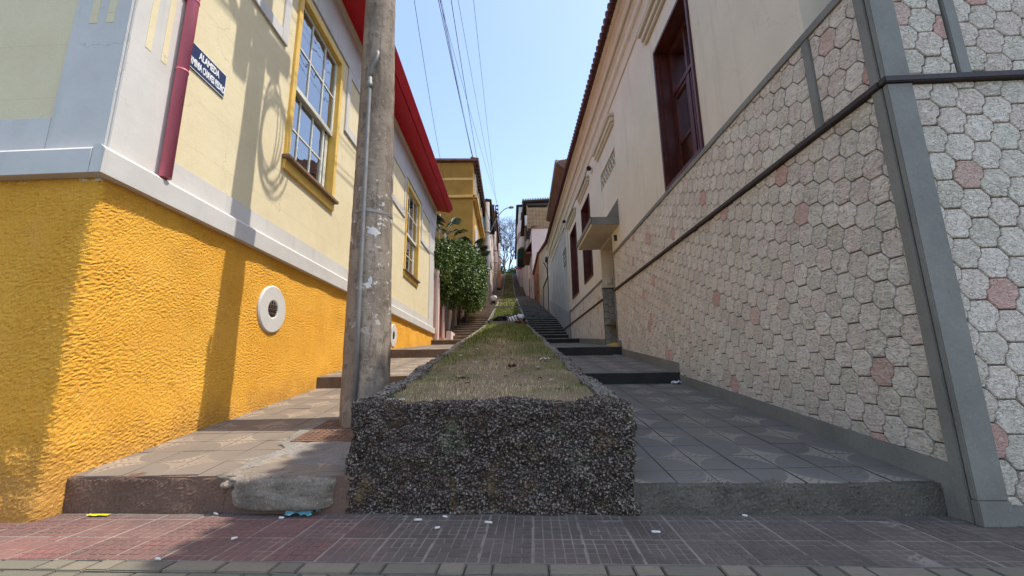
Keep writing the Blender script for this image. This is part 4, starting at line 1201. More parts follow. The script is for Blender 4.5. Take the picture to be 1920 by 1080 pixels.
# ------------------------------------------------------------------ houses up the stairs
def side_fn(xw, s):  # s=+1: wall of the left row (faces +x); s=-1: right row
    return lambda u, v, d: (xw + s*d, u, v)
def window(parent, fn, u0, u1, v0, v1, mat='sash', pane='darkglass', bars=1, t=.08):
    f = MB(); f.ring(fn, u0, u1, v0, v1, t, -.02, .06)
    for k in range(bars): 
        q = u0 + (u1-u0)*(k+1)/(bars+1); f.fbox(fn, q-.03, q+.03, v0+t, v1-t, 0, .045)
    o = f.build('window', mat, parent)
    p = MB(); p.fbox(fn, u0+t, u1-t, v0+t, v1-t, .0, .02); p.build('pane', pane, o)
    return o
def house(label, side, x, y0, y1, z1, wall, roofmat, over=.35, rooft=.14, depth=9, rise=.18, front=True, loc=None):
    """box house whose alley wall stands at x; side=+1 left row, -1 right row"""
    zb = Sz(y0) - 1.0
    t = thing('house', label, 'house', (x, y0, zb))
    xo = x - side*depth
    fs = side_fn(x, side); ff = lambda u, v, d: (u, y0 - d, v)
    b = MB(); a, c = min(x, xo), max(x, xo)
    b.box(a, c, y0, y1, zb, z1); b.build('wall', wall, t)
    r = MB(); e = x + side*over
    r.extr([(e, z1+.02), (xo, z1+.02+depth*rise), (xo, z1+.02+rooft+depth*rise), (e, z1+.02+rooft)] if side > 0 else [(e, z1+.02), (e, z1+.02+rooft), (xo, z1+.02+rooft+depth*rise), (xo, z1+.02+depth*rise)], y0-.25, y1+.1)
    # underside timbers, tile ends
    y = y0 - .1
    while y < y1:
        r.box(min(x+side*.0, e-side*.04), max(x, e-side*.04), y, y+.08, z1-.10, z1+.018, 1); y += .55
    y = y0 - .2
    while y < y1 and y - y0 < 14:
        r.tube([(e + side*.03, y, z1+rooft+.0), (e - side*.5, y, z1+rooft+.09)], .09, 6, 0); y += .26
    r.build('roof', [roofmat, 'darkwood'], t)
    return t, fs, ff
# --- garden wall with gates under the creeper (left)
gw = thing('garden_wall', 'pink garden wall with gates under the overhanging creeper beside the cream house', 'wall', (-2.8, 15.4, 1.6))
b_ = MB()
for (y0, y1) in ((15.32, 15.75), (16.9, 17.25), (18.6, 19.4), (20.6, 24.4)):
    b_.hexa(((-3.1, y0, 1.3), (-2.78, y0, 1.3), (-2.70, y1, 1.3), (-3.1, y1, 1.3), (-3.1, y0, Sz(y0)+2.7), (-2.78, y0, Sz(y0)+2.7), (-2.70, y1, Sz(y1)+2.7), (-3.1, y1, Sz(y1)+2.7)))
b_.build('wall', 'rosewall', gw)
b_ = MB()
for y0 in (15.33, 16.72, 18.55, 20.55): b_.box(-2.77, -2.68, y0, y0+.18, 1.4, Sz(y0)+2.65)
b_.build('door_post', 'pinkwall', gw, bevel=.01)
b_ = MB(); b_.box(-2.98, -2.93, 15.75, 16.9, 1.6, 4.5); b_.build('door', 'orange', gw)
b_ = MB(); b_.box(-2.96, -2.90, 17.25, 18.6, 1.8, 4.6); 
for k in range(9): b_.box(-2.89, -2.87, 17.3+k*.14, 17.36+k*.14, 2.2, 4.4)
b_.build('gate', 'green', gw)
b_ = MB(); b_.box(-2.96, -2.91, 19.4, 20.6, 2.2, 5.0); b_.build('door', 'bluewhite', gw)
b_ = MB(); b_.box(-2.95, -2.52, 15.75, 16.9, 1.6, 2.12); b_.build('step', 'rosewall', gw, bevel=.015)
b_ = MB(); b_.box(-2.75, -2.45, 17.25, 18.6, 1.8, Sz(17.9)+.2); b_.build('step', 'pinkwall', gw, bevel=.015)

def leafcard(mb, p, d, L, W, m=0):
    d = d.normalized(); a = d.cross(Vector((rnd.uniform(-1, 1), rnd.uniform(-1, 1), rnd.uniform(-.3, 1))))
    if a.length < .05: a = d.orthogonal()
    a.normalize(); up = a.cross(d)*.25*W
    q = p + d*L*.5
    mb.add((p, q + a*W*.5 + up, p + d*L, q - a*W*.5 + up), ((0, 1, 2), (0, 2, 3)), m)
def foliage(mb, blobs, n, L, W, droop=.4, inner=.55):
    ws = [b[3]*b[4] for b in blobs]
    for _ in range(n):
        b = rnd.choices(blobs, ws)[0]
        v = Vector((rnd.gauss(0, 1), rnd.gauss(0, 1), rnd.gauss(0, 1))).normalized()
        k = rnd.uniform(inner, 1.06) + .22*noise.noise(v*2.2 + Vector(b[:3]))
        p = Vector((b[0]+v.x*b[3]*k, b[1]+v.y*b[5]*k, b[2]+v.z*b[4]*k))
        if noise.noise(p*1.9) < -.33: continue
        d = v*.7 + Vector((rnd.uniform(-.8, .8), rnd.uniform(-.8, .8), rnd.uniform(-.6, .6)-droop))
        s = rnd.uniform(.6, 1.25)
        leafcard(mb, p, d, L*s, W*s)
iv = thing('creeper', 'dense green creeper spilling over the garden wall beside the ochre building', 'bush', (-2.4, 19, 3))
b_ = MB()
blobs = [(-2.9, 15.9, 5.15, .75, 1.0, .7), (-2.55, 16.9, 5.2, .85, 1.15, .9), (-2.3, 18.2, 5.3, .85, 1.25, 1.0), (-2.15, 19.6, 5.5, .85, 1.45, 1.1), (-2.0, 21.2, 5.9, .8, 1.5, 1.1), (-1.95, 22.6, 6.2, .7, 1.3, 1.0), (-2.1, 23.8, 6.2, .6, 1.1, .8),
         (-1.85, 20.6, 4.7, .5, 1.0, .9), (-1.75, 22.4, 5.2, .5, 1.0, .9), (-2.5, 17.9, 4.0, .28, .45, .3), (-2.2, 19.6, 4.3, .40, .6, .5), (-2.0, 21.3, 4.7, .45, .8, .6), (-2.7, 16.6, 4.1, .22, .6, .2)]
foliage(b_, blobs, 30000, .125, .09)
b_.build('foliage', 'ivy', iv)
for (y0, x0) in ((16.95, -2.75), (18.7, -2.7), (20.7, -2.65)):
    for k in range(4):
        b_ = MB()
        b_.tube([(x0+rnd.uniform(-.1, .1), y0+rnd.uniform(-.2, .2), Sz(y0)), (x0+.15, y0+rnd.uniform(-.2, .2), Sz(y0)+1.2), (x0+rnd.uniform(.1, .5), y0+rnd.uniform(-.5, .7), Sz(y0)+2.8)], [.03, .025, .015], 5)
        b_.build('stem', 'twig', iv)
for i, (x, y, z, lab, nl, sz) in enumerate(((-3.0, 18.4, 7.35, 'fan palm with dark leaves rising above the creeper against the ochre wall', 12, 1.05), (-2.25, 21.2, 7.3, 'smaller fan palm with drooping leaves beside the arched window of the ochre building', 10, .95))):
    pt = thing('fan_palm', lab, 'palm', (x, y, Sz(y)), 'fan palms behind the creeper')
    t_ = MB(); t_.tube([(x, y, Sz(y)), (x+.05, y, z-1.0), (x, y, z-.2)], [.12, .10, .08], 8); t_.build('trunk', 'twig', pt)
    b_ = MB()
    for k in range(nl):
        a = rnd.uniform(0, 6.28); el = rnd.uniform(-.1, 1.1)
        d = Vector((math.cos(a)*math.cos(el), math.sin(a)*math.cos(el), math.sin(el)))
        c0 = Vector((x, y, z-.2)); c1 = c0 + d*sz*.75
        b_.tube([c0, c1], .014, 4)
        sd_ = d.cross(Vector((0, 0, 1))).normalized(); up = sd_.cross(d)
        for q in range(-8, 9):
            t = q/8*1.35
            dd = (d*math.cos(t) + sd_*math.sin(t)).normalized() + Vector((0, 0, -.25*abs(t)))
            tip = c1 + dd*sz*.62*(1-.2*abs(t))
            n_ = (up*.012 + sd_.cross(dd)*0)
            w_ = dd.cross(up).normalized()*.045
            mid = (c1*.45 + tip*.55) + up*.03
            b_.add((c1, mid+w_, tip + Vector((0, 0, -.10)), mid-w_), ((0, 1, 2), (0, 2, 3)))
    b_.build('leaf', 'palm', pt)
# --- two-storey ochre building (left)
L2, fs, ff = house('tall ochre building with a dark tiled eave standing above the creeper', 1, -2.38, 26, 36, 14.85, 'ochre_far', 'rooftile', .36, .14, 10, .015)
b_ = MB(); b_.box(-12.4, -2.22, 25.82, 25.998, 12.22, 12.42); b_.box(-2.378, -2.08, 25.82, 36.1, 12.20, 12.44); b_.box(-2.378, -2.2, 26.0, 36.1, 12.06, 12.198); b_.build('cornice', 'ochre_trim', L2, bevel=.03)
b_ = MB(); b_.fbox(ff, -12.3, -2.40, 13.55, 13.72, 0, .02); b_.build('band', 'ochre_trim', L2)
b_ = MB()
arch = [(27.3, 7.6), (30.6, 7.6), (30.6, 10.4)] + [(28.95+1.65*math.cos(math.pi*k/12), 10.4+.8*math.sin(math.pi*k/12)) for k in range(1, 12)] + [(27.3, 10.4)]
b_.prism(arch, fs, .0, .05); wo = b_.build('window', 'ochre_trim', L2)
b_ = MB(); b_.prism([(28.95+(u-28.95)*.88, 9.2+(v-9.2)*.92) for u, v in arch], fs, .052, .06); b_.build('pane', 'curtain', wo)
b_ = MB(); b_.fbox(fs, 27.2, 30.7, 7.42, 7.58, 0, .16); b_.build('sill', 'white', wo)
window(L2, fs, 27.2, 28.6, 12.9, 14.6); window(L2, fs, 30.4, 31.8, 12.9, 14.6); window(L2, fs, 33.4, 34.8, 12.9, 14.6)
bl = MB(); bl.box(-2.378, -1.95, 31.9, 35.2, 8.3, 8.45); bo = bl.build('balcony', 'ochre_trim', L2)
bl = MB()
for zz in (8.9, 9.5, 10.1): bl.tube([(-2.36, 31.9, zz), (-1.97, 31.9, zz), (-1.97, 35.2, zz), (-2.36, 35.2, zz)], .03, 5)
for yy in (31.9, 32.6, 33.3, 34.0, 34.6, 35.2): bl.tube([(-1.97, yy, 8.45), (-1.97, yy, 10.1)], .025, 5)
bl.build('railing', 'ochre_trim', bo)
window(L2, fs, 32.5, 34.5, 8.5, 10.8, 'wood_sill')
b_ = MB(); b_.tube([(-4.5, 25.6, 8.5), (-4.5, 25.6, 11.0)], .04, 6); b_.build('vent_pipe', 'galv', L2)
tk = thing('tv_antenna_rack', 'dark metal rack behind the corner of the cream house eave', 'rack', (-3.4, 17, 5))
b_ = MB(); b_.tube([(-3.05, 16.4, 4.5), (-3.05, 16.4, 7.3)], .03, 6)
for k in range(5): b_.box(-3.75, -3.1, 16.4+.1, 16.44+.1, 6.4+k*.16, 6.46+k*.16)
b_.box(-3.75, -3.70, 16.5, 16.54, 4.5, 7.2); b_.box(-3.15, -3.10, 16.5, 16.54, 4.5, 7.2)
b_.build('frame', 'iron', tk)
# --- further houses, left row
L3, fs, ff = house('dark timbered house beyond the ochre building with a blue cloth under its eave', 1, -2.35, 36.2, 45, 16.2, 'brownwall', 'darkwood', .75, .2, 9)
for y in (37, 40, 43): window(L3, fs, y, y+1.3, 13.0, 14.8, 'wood_sill')
for y in (38, 41.5): window(L3, fs, y, y+1.2, 9.6, 11.5, 'wood_sill')
b_ = MB(); b_.box(-2.35, -1.95, 36.6, 44.6, 11.9, 12.05); b_.build('ledge', 'darkwood', L3)
b_ = MB(); b_.fbox(fs, 36.6, 37.6, 6.6, 9.0, 0, .05); b_.build('door', 'orange', L3)
cl = MB(); nn = 16; vs = []
for q in range(nn+1):
    for r_ in range(7):
        vs.append((-2.62 + .9*q/nn, 36.02 + .10*math.sin(q*1.1+r_*.3), 15.25 - 1.5*r_/6 - .08*math.sin(q*.5)))
cl.add(vs, [(q*7+r_, (q+1)*7+r_, (q+1)*7+r_+1, q*7+r_+1) for q in range(nn) for r_ in range(6)], 0, True)
tag(cl.build('hanging_cloth', 'blue'), 'light blue cloth hanging beside the far utility pole under the dark eave', 'cloth')
L4, fs, ff = house('pale pink house far up the left side behind the utility poles', 1, -2.2, 45.2, 60, 19.5, 'pinkwall', 'rooftile', .5, .16, 9)
for y in (46.5, 50, 54, 57): window(L4, fs, y, y+1.3, 16.5, 18.3); 
for y in (46.5, 50, 54): window(L4, fs, y, y+1.2, 12.9, 14.6)
b_ = MB(); b_.fbox(fs, 48.3, 49.4, 9.2, 11.6, 0, .05); b_.build('door', 'bluewhite', L4)
L5, fs, ff = house('brownish house at the top left of the stairs below the bare tree', 1, -2.3, 60.3, 92, 24.8, 'rosewall', 'rooftile', .5, .16, 9)
for y in (63, 67, 71, 76, 82): window(L5, fs, y, y+1.3, 20.5, 22.4)
b_ = MB(); b_.box(-2.3, -1.3, 60.4, 74, 13, 15.6); b_.build('retaining_wall', 'brownwall', L5)
# --- further houses, right row
R2, fs, ff = house('low orange brown house with a dark tiled roof beyond the bare grey wall', -1, 2.52, 34.1, 41.5, 10.5, 'brownwall', 'rooftile', .10, .14, 9)
for y in (35.2, 38.2): window(R2, fs, y, y+1.1, 7.6, 9.2, 'wood_sill')
b_ = MB(); b_.fbox(fs, 36.7, 37.7, 6.6, 9.0, 0, .05); b_.build('door', 'wood_sill', R2)
R3, fs, ff = house('pink house with a corrugated canopy and an open dark veranda under its tiled roof', -1, 2.42, 41.7, 52, 15.6, 'pinkwall', 'rooftile', .02, .14, 9)
# remodel the top: canopy, veranda posts, high roof
b_ = MB(); nn = 30; vs = []
for q in range(nn*4+1):
    xx = 1.95 + 4.6*q/(nn*4); hh = .06*math.sin(q*math.pi/2.0)
    vs += [(xx, 40.2, 17.35 + hh), (xx, 41.66, 15.62 + hh)]
b_.add(vs, [(2*q, 2*q+2, 2*q+3, 2*q+1) for q in range(nn*4)], 0, True)
for k in range(5): b_.tube([(1.95, 40.35+k*.28, 17.1-k*.33), (6.4, 40.35+k*.28, 17.1-k*.33)], .035, 5)
b_.build('canopy', 'corrugated', R3)
b_ = MB()
b_.extr([(1.62, 18.75), (6.6, 19.0), (6.6, 19.2), (1.56, 18.93)], 42.0, 54)
yy = 42.2
while yy < 53.5:
    b_.box(1.62, 2.4, yy, yy+.09, 18.63, 18.755); yy += .5
xx = 1.6
while xx < 6.5:
    b_.tube([(xx, 41.9, 18.98 + (xx-1.6)*.05), (xx, 44, 19.45 + (xx-1.6)*.05)], .10, 6, 1); xx += .27
b_.build('veranda_roof', ['darkwood', 'rooftile_pale'], R3)
for (x0, y0) in ((1.95, 42.3), (1.95, 46), (1.95, 50), (4.2, 42.3), (6.3, 42.3)):
    b_ = MB(); b_.box(x0, x0+.16, y0, y0+.16, 15.6, 18.7); b_.build('veranda_post', 'wood_sill', R3)
b_ = MB(); b_.box(1.9, 6.4, 42.25, 42.45, 18.45, 18.72); b_.build('veranda_beam', 'strip', R3)
b_ = MB(); b_.box(2.0, 6.4, 45.5, 45.7, 15.7, 18.7); b_.build('veranda_wall', 'darkwood', R3)
b_ = MB()
for k in range(7):
    for j in range(3): b_.box(2.9+k*.5, 3.22+k*.5, 45.40, 45.48, 16.9+j*.6, 17.3+j*.6)
b_.build('lattice', 'wood_sill', R3)
b_ = MB(); b_.fbox(fs, 43.2, 46.6, 9.6, 13.0, .0, .05); b_.build('shutter', 'bluewhite', R3)
b_ = MB(); b_.box(1.85, 2.42, 42.4, 47.5, 13.05, 13.25); b_.extr([(1.75, 13.28), (2.42, 14.3), (2.42, 14.4), (1.72, 13.38)], 42.2, 48); b_.build('awning', 'rooftile', R3)
b_ = MB(); b_.fbox(fs, 48, 49.2, 9.0, 11.6, .0, .05); b_.build('door', 'darkglass', R3)
ac = MB(); ac.box(1.72, 2.05, 41.72, 42.1, 16.0, 17.1); tag(ac.build('air_conditioner', 'white', bevel=.03), 'white box unit beside the corrugated canopy of the pink house', 'air conditioner')
R4, fs, ff = house('stained pale building with a rounded balcony beyond the pink house', -1, 2.2, 52.3, 66, 21.3, 'whitewall', 'darkwood', .5, .2, 9)
for (zb, h_) in ((16.95, 1.15), (19.1, 1.3)):
    b_ = MB(); pts = [(2.2, 52.4)] + [(2.2 - 1.05*math.sin(math.pi*k/14)**.5, 52.4 + 8*(1-math.cos(math.pi*k/14))/2) for k in range(1, 14)] + [(2.2, 60.4)]
    b_.prism(pts, lambda u, v, d: (u, v, zb + d), 0, .25)
    b_.prism(pts, lambda u, v, d: (u, v, zb + d), .252, h_+.25)
    b_.build('balcony', 'pinkwall' if zb > 19 else 'whitewall', R4)
b_ = MB(); b_.box(1.2, 2.2, 53.2, 58, 15.4, 16.9); b_.build('awning', 'greendark', R4, bevel=.12)
for y in (61, 63.5): window(R4, fs, y, y+1.3, 17.4, 19.4)
R5, fs, ff = house('tall stained white building at the top right of the stairs', -1, 1.75, 66.3, 100, 28.2, 'whitewall', 'darkwood', .4, .2, 9)
for y in (68, 72, 76, 81, 87): 
    for z in (22, 25.2): window(R5, fs, y, y+1.4, z, z+1.7)
sgn = thing('hanging_sign', 'small red sign on an iron arm projecting from the far white building', 'sign', (1.7, 62, 17))
b_ = MB(); b_.box(1.05, 1.95, 60.5, 60.58, 15.85, 16.35); b_.build('board', 'redsign', sgn, bevel=.02)
b_ = MB(); b_.box(1.15, 1.85, 60.48, 60.497, 16.05, 16.13); b_.build('stripe', 'letter', sgn)
b_ = MB(); b_.tube([(2.2, 60.54, 16.9), (1.2, 60.54, 16.55)], .04, 5); b_.tube([(1.3, 60.54, 16.35), (1.3, 60.54, 16.7)], .03, 5); b_.tube([(1.8, 60.54, 16.35), (1.8, 60.54, 16.8)], .03, 5); b_.build('arm', 'iron', sgn)

# ------------------------------------------------------------------ far utility poles, lamp, cables
def far_pole(x, y, h, label, arm=True):
    z0 = Sz(y)
    t = thing('utility_pole', label, 'utility pole', (x, y, z0-.2), 'utility poles up the left stairs')
    b = MB(); b.tube([(x, y, z0-.4), (x, y, z0+h*.5), (x, y, z0+h)], [.235, .20, .165], 14); b.build('shaft', 'pole_far', t)
    b = MB()
    for q in (.35, .52, .7): b.tube([(x, y, z0+h*q), (x, y, z0+h*q+.14)], .235, 12)
    b.build('band', 'galv', t)
    if arm:
        b = MB()
        zt = z0+h-.25; zl = zt-.95
        b.tube([(x, y, zt), (x+.62, y, zt)], .03, 5); b.tube([(x, y, zl), (x+.62, y, zl)], .03, 5); b.tube([(x+.62, y, zt), (x+.62, y, zl)], .035, 5)
        b.build('bracket', 'iron', t)
        for k in range(4):
            b = MB(); zz = zt - .02 - k*.3
            b.tube([(x+.66, y, zz), (x+.84, y, zz)], [.07, .085], 8); b.build('insulator', 'iron', t)
    return t
P1 = (-1.62, 30, 8.3)
far_pole(*P1, 'tall grey utility pole on the left stairs carrying the curved street lamp')
far_pole(-1.75, 50, 8.5, 'second far utility pole higher up the left stairs behind the street lamp')
far_pole(-1.55, 63, 7.5, 'thin utility pole farthest up the left stairs under the bare tree')
lp = thing('street_lamp', 'curved street lamp reaching over the stairs from the tall far pole', 'street lamp', (-1.5, 30, 10.9))
b_ = MB(); pts = []
for k in range(15):
    t = k/14; pts.append((-1.5 + 1.55*t, 29.95, 10.9 + 2.25*math.sin(t*math.pi/2)**.85))
b_.tube(pts, .035, 8); b_.build('arm', 'galv', lp)
b_ = MB(); b_.tube([(0.02, 29.95, 13.14), (.12, 29.95, 13.17), (.34, 29.95, 13.20), (.42, 29.95, 13.2)], [.05, .10, .11, .03], 10); b_.build('lamp_head', 'galv', lp)
def cable(p, q, sag, r, label):
    b = MB(); p, q = Vector(p), Vector(q); n = 40
    b.tube([p.lerp(q, i/n) - Vector((0, 0, sag*4*(i/n)*(1-i/n))) for i in range(n+1)], r, 5)
    tag(b.build('overhead_cable', 'cable'), label, 'cable', 'overhead cables running up the alley')
CAB = 'thin black overhead cable strung along the alley between the utility poles'
zt = Sz(30) + 8.05
for (xa, za, k) in ((-1.75, 9.13, 0), (-1.2, 9.13, 1), (-.75, 9.13, 2)): cable((xa, 4.14, za), (-.80, 30, zt-.3*k), .35+.1*k, .0055, CAB)
for (xa, za, k, sg_) in ((-1.35, 7.95, 3, .55), (-1.05, 7.95, 3, .75), (-1.22, 7.6, 2, .9)): cable((xa, 4.14, za), (-1.35, 30, zt-.9-.25*k), sg_, .0075, CAB)
cable((-1.5, 4.14, 9.3), (-2.3, 27, 15.0), .3, .005, 'thin cable from the near pole to the eave of the ochre building')
cable((-1.42, 4.14, 7.3), (-2.3, 15.2, 7.3), .4, .005, 'slack cable from the near pole to the end of the red eave')
for (xa, za) in ((-1.75, 9.13), (-1.2, 9.13), (-.75, 9.13), (-1.35, 7.9)): cable((xa, 4.14, za), (xa-.3, -30, za-.3), .7, .011, 'overhead cable running back across the street from the near pole')
for k in range(4): cable((-.80, 30, zt-.3*k), (-1.1, 50, Sz(50)+8.2-.3*k), .3, .012, 'far overhead cable between the tall lamp pole and the second pole')
cable((-1.5, 30, zt-.9), (2.3, 43, 14.2), .5, .012, 'cable crossing the stairs from the lamp pole to the pink house')
cable((2.38, 11.4, 6.72), (2.35, 26.2, 7.9), .35, .010, 'slack cable along the right wall from the floodlight to the iron bracket')

# ------------------------------------------------------------------ bare tree and shrubs at the top
tr = thing('bare_tree', 'large leafless tree with a wide domed crown at the top of the stairs', 'tree', (-1.0, 116, 26))
tb = MB(); cb = MB()
def branch(p, d, L, r, lev):
    q = p + d*L*.5 + Vector((rnd.uniform(-.1, .1), rnd.uniform(-.1, .1), 0))*L*.5
    e = q + (d + Vector((rnd.uniform(-.25, .25), rnd.uniform(-.25, .25), rnd.uniform(-.05, .2)))).normalized()*L*.5
    (tb if lev == 0 else cb).tube([p, q, e], [r, r*.85, r*.7], 6 if lev < 2 else 3, cap=False)
    if lev >= 6 or e.z > 43.5: return
    for k in range(3 if lev < 5 else 2):
        a = rnd.uniform(0, 6.28); sp = rnd.uniform(.35, .75) if lev < 3 else rnd.uniform(.5, 1.0)
        o = d.orthogonal().normalized(); o = o*math.cos(a) + d.cross(o)*math.sin(a)
        nd = (d*math.cos(sp) + o*math.sin(sp)); nd.z = abs(nd.z)*.7 + (.28 if lev < 4 else .05); nd.normalize()
        branch(e, nd, L*rnd.uniform(.66, .86), max(r*.62, .028), lev+1)
for (dx, dy, h_) in ((-.35, 0, 6), (.35, .2, 6.5), (.05, -.3, 7)):
    branch(Vector((-1+dx, 116+dy, 25.6)), Vector((dx*.5, dy*.5, 1)).normalized(), h_*.8, .30, 0)
tb.build('trunk', 'twig', tr); cb.build('crown', 'twig', tr)
for (x, y, h_, w_, lab) in ((-3.0, 106, 3.2, 1.8, 'green shrub left of the stair head below the bare tree'), (1.5, 108, 3.0, 1.7, 'green shrub right of the stair head below the bare tree'), (-.4, 112, 2.4, 2.2, 'low green shrub at the foot of the bare tree'), (-5.5, 112, 6, 2.6, 'tall bushy shrub behind the last left house')):
    t = thing('shrub', lab, 'shrub', (x, y, Sz(y)), 'shrubs at the top of the stairs')
    b = MB(); foliage(b, [(x, y, Sz(y)+h_*.5, w_*.8, h_*.55, w_*.7), (x+.7, y, Sz(y)+h_*.4, w_*.6, h_*.4, w_*.5), (x-.8, y, Sz(y)+h_*.35, w_*.6, h_*.4, w_*.5)], 900, .5, .35); b.build('foliage', 'bush', t)
    b = MB(); b.tube([(x, y, Sz(y)-.3), (x+.1, y, Sz(y)+h_*.5)], [.12, .06], 6); b.build('stem', 'twig', t)

# ------------------------------------------------------------------ grass
gb = MB()
def blades(y0, y1, n, zf, h0, h1, w_, dens=lambda x, y: 1, x0=PL+.14, x1=PR-.14):
    for _ in range(n):
        y = y0 + (y1-y0)*rnd.random(); x = rnd.uniform(x0, x1)
        if rnd.random() > dens(x, y): continue
        z = zf(y) + .03*noise.noise((x*2.3, y*1.7, 0)) - .006
        h = rnd.uniform(h0, h1)*(1 + .6*noise.noise((x*2.5, y*2.5, 8)))
        a = rnd.uniform(0, 6.28); ln = rnd.uniform(.15, 1.6)
        dx, dy = math.cos(a)*h*ln, math.sin(a)*h*ln; wx, wy = -math.sin(a)*w_, math.cos(a)*w_
        gb.add(((x-wx, y-wy, z), (x+wx, y+wy, z), (x+dx*.5+wx*.8, y+dy*.5+wy*.8, z+h*.7), (x+dx*.5-wx*.8, y+dy*.5-wy*.8, z+h*.7), (x+dx, y+dy, z+h*(1 if ln < .9 else .75))), ((0, 1, 2, 3), (3, 2, 4)))
def dn(x, y): return .40 + 1.0*max(0, noise.noise((x*1.6, y*1.1, 2))+.25) + .25*(y > 8) + .4*(abs(x+.14) > .55)
blades(2.86, 4.6, 7500, G1, .012, .038, .0017, dn)
blades(4.6, 8, 10000, G1, .018, .055, .0022, dn)
blades(8, 17.25, 13000, G1, .035, .10, .0042, dn)
blades(2.86, 7, 500, G1, .03, .08, .0016, dn)
blades(17.4, 28.8, 9000, G2, .06, .17, .007, x0=PL+.1, x1=PR-.1)
blades(29.2, 100, 8000, G3, .08, .22, .016, x0=PL+.1, x1=PR-.1)
tag(gb.build('grass', 'grass'), kind='stuff')

# ------------------------------------------------------------------ broken cement lump, cover, litter
ck = MB()
def lump(mb, c, s, seed, res=26, amp=.10, pw=3.5):
    vs = []
    for j in range(res+1):
        th = math.pi*j/res
        for i in range(res*2):
            ph = math.pi*i/res
            v = Vector((math.sin(th)*math.cos(ph), math.sin(th)*math.sin(ph), math.cos(th)))
            k = (abs(v.x)**pw + abs(v.y)**pw + abs(v.z)**pw)**(-1/pw)
            k *= 1 + amp*noise.noise(v*2.1+Vector((seed, 0, 0))) + amp*.35*noise.noise(v*7+Vector((seed, 2, 0))) + amp*.18*noise.noise(v*22)
            vs.append((c[0]+v.x*k*s[0], c[1]+v.y*k*s[1]-.0545*(c[0]*0+v.x*k*s[0]), c[2]+v.z*k*s[2]))
    w2 = res*2
    mb.add(vs, [(j*w2+i, j*w2+(i+1) % w2, (j+1)*w2+(i+1) % w2, (j+1)*w2+i) for j in range(res) for i in range(w2)], 0, True)
lump(ck, (-1.43, 2.97, .122), (.335, .25, .106), 3, 48, .055, 6.5)
tag(ck.build('concrete_lump', 'chunk'), 'broken rounded grey concrete lump at the foot of the left steps beside the planter', 'concrete lump')
ck = MB(); lump(ck, (-1.76, 2.95, .185), (.13, .17, .05), 8, 18, .25, 3); lump(ck, (-1.09, 3.0, .12), (.06, .14, .14), 5, 18, .25, 3)
tag(ck.build('rubble', 'chunk'), 'small broken rubble pieces either side of the concrete lump', 'rubble')
cv = MB()
sl_ = math.atan2(.415, 3.4)
def fC(u, v, d): return (-1.53 + u, 3.88 + v*math.cos(sl_), flz(3.88) + .012 + v*math.sin(sl_) + d)
cvt = thing('inspection_cover', 'rusty square inspection cover set in the left landing beside the planter', 'cover', (-1.53, 3.88, flz(3.88)))
cv.fbox(fC, -.24, .24, -.34, .34, -.02, .002)
for i in range(9):
    for j in range(12): cv.fbox(fC, -.22+i*.05, -.19+i*.05, -.315+j*.054, -.285+j*.054, .002, .007)
cv.build('plate', 'rust', cvt)
cv = MB(); cv.ring(fC, -.262, .262, -.362, .362, .02, -.02, .006); cv.build('frame', 'rust', cvt)
BUTTS = [(-1.379, 2.69), (-.548, 2.618), (-.414, 2.489), (-.136, 2.557), (-.399, 2.665), (.754, 2.378), (-1.836, 2.785), (-1.461, 2.386), (-1.664, 2.152), (1.347, 2.60)]
BL = ['by the left step', 'standing near the planter base', 'lying near the middle seam', 'curled beside the planter front', 'tight against the planter foot', 'alone before the right step', 'on the sunlit red tiles by the step', 'in the shadow edge on the red tiles', 'on the seam with the kerb pavers', 'against the right step riser']
for i, ((x, y), l) in enumerate(zip(BUTTS, BL)):
    a = rnd.uniform(-1.2, 1.2) if i != 1 else .05
    L = .022 if i in (1, 3, 5, 6) else .014
    b = MB(); d = Vector((math.cos(a), math.sin(a), 0))*L; p = Vector((x, y, .0075))
    b.tube([p-d, p-d*.3, p+d*.2, p+d], [.0062, .0068, .006, .005], 7)
    tag(b.build('cigarette_end', 'butt', loc=(x, y, 0)), 'small white cigarette end ' + l, 'cigarette end', 'cigarette ends on the sidewalk')
def scrap(name, c, s, mat, label, cat, amp=.5, seed=1.0):
    b = MB(); n = 7; vs = []
    for j in range(n+1):
        for i in range(n+1):
            u, v = i/n-.5, j/n-.5
            vs.append((c[0]+u*s[0]+.15*s[0]*noise.noise((v*3, seed, 1)), c[1]+v*s[1]+.15*s[1]*noise.noise((u*3, seed, 7)), c[2]+s[2]*(.5+amp*noise.noise((u*4+seed, v*4, 2)))))
    b.add(vs, [(j*(n+1)+i, j*(n+1)+i+1, (j+1)*(n+1)+i+1, (j+1)*(n+1)+i) for j in range(n) for i in range(n)], 0, True)
    tag(b.build(name, mat, loc=(c[0], c[1], c[2])), label, cat)
scrap('wrapper', (-2.566, 2.79, .004), (.13, .03, .012), 'yellow_plastic', 'flat yellow wrapper at the foot of the red brown step', 'litter', .5, 2)
scrap('plastic_bottle', (-1.30, 2.735, .004), (.16, .06, .03), 'teal_plastic', 'crushed pale blue and teal plastic bit under the concrete lump', 'litter', 1, 3)
scrap('plastic_scrap', (-1.19, 2.75, .004), (.02, .03, .06), 'teal_plastic', 'thin teal plastic strip beside the planter corner', 'litter', .6, 4)
scrap('paper', (2.42, 6.18, Sz(6.17)+.004), (.13, .08, .05), 'white_cloth', 'crumpled white paper in the corner below the second right step', 'litter', 1.2, 5)
scrap('paper', (2.37, 9.27, Sz(9.2)+.004), (.14, .05, .02), 'white_cloth', 'flat white paper below the third right step', 'litter', .8, 6)
scrap('paper', (.437, 5.28, G1(5.28)+.02), (.11, .07, .03), 'white_cloth', 'crumpled white paper on the dry grass near the right rim', 'litter', 1, 7)
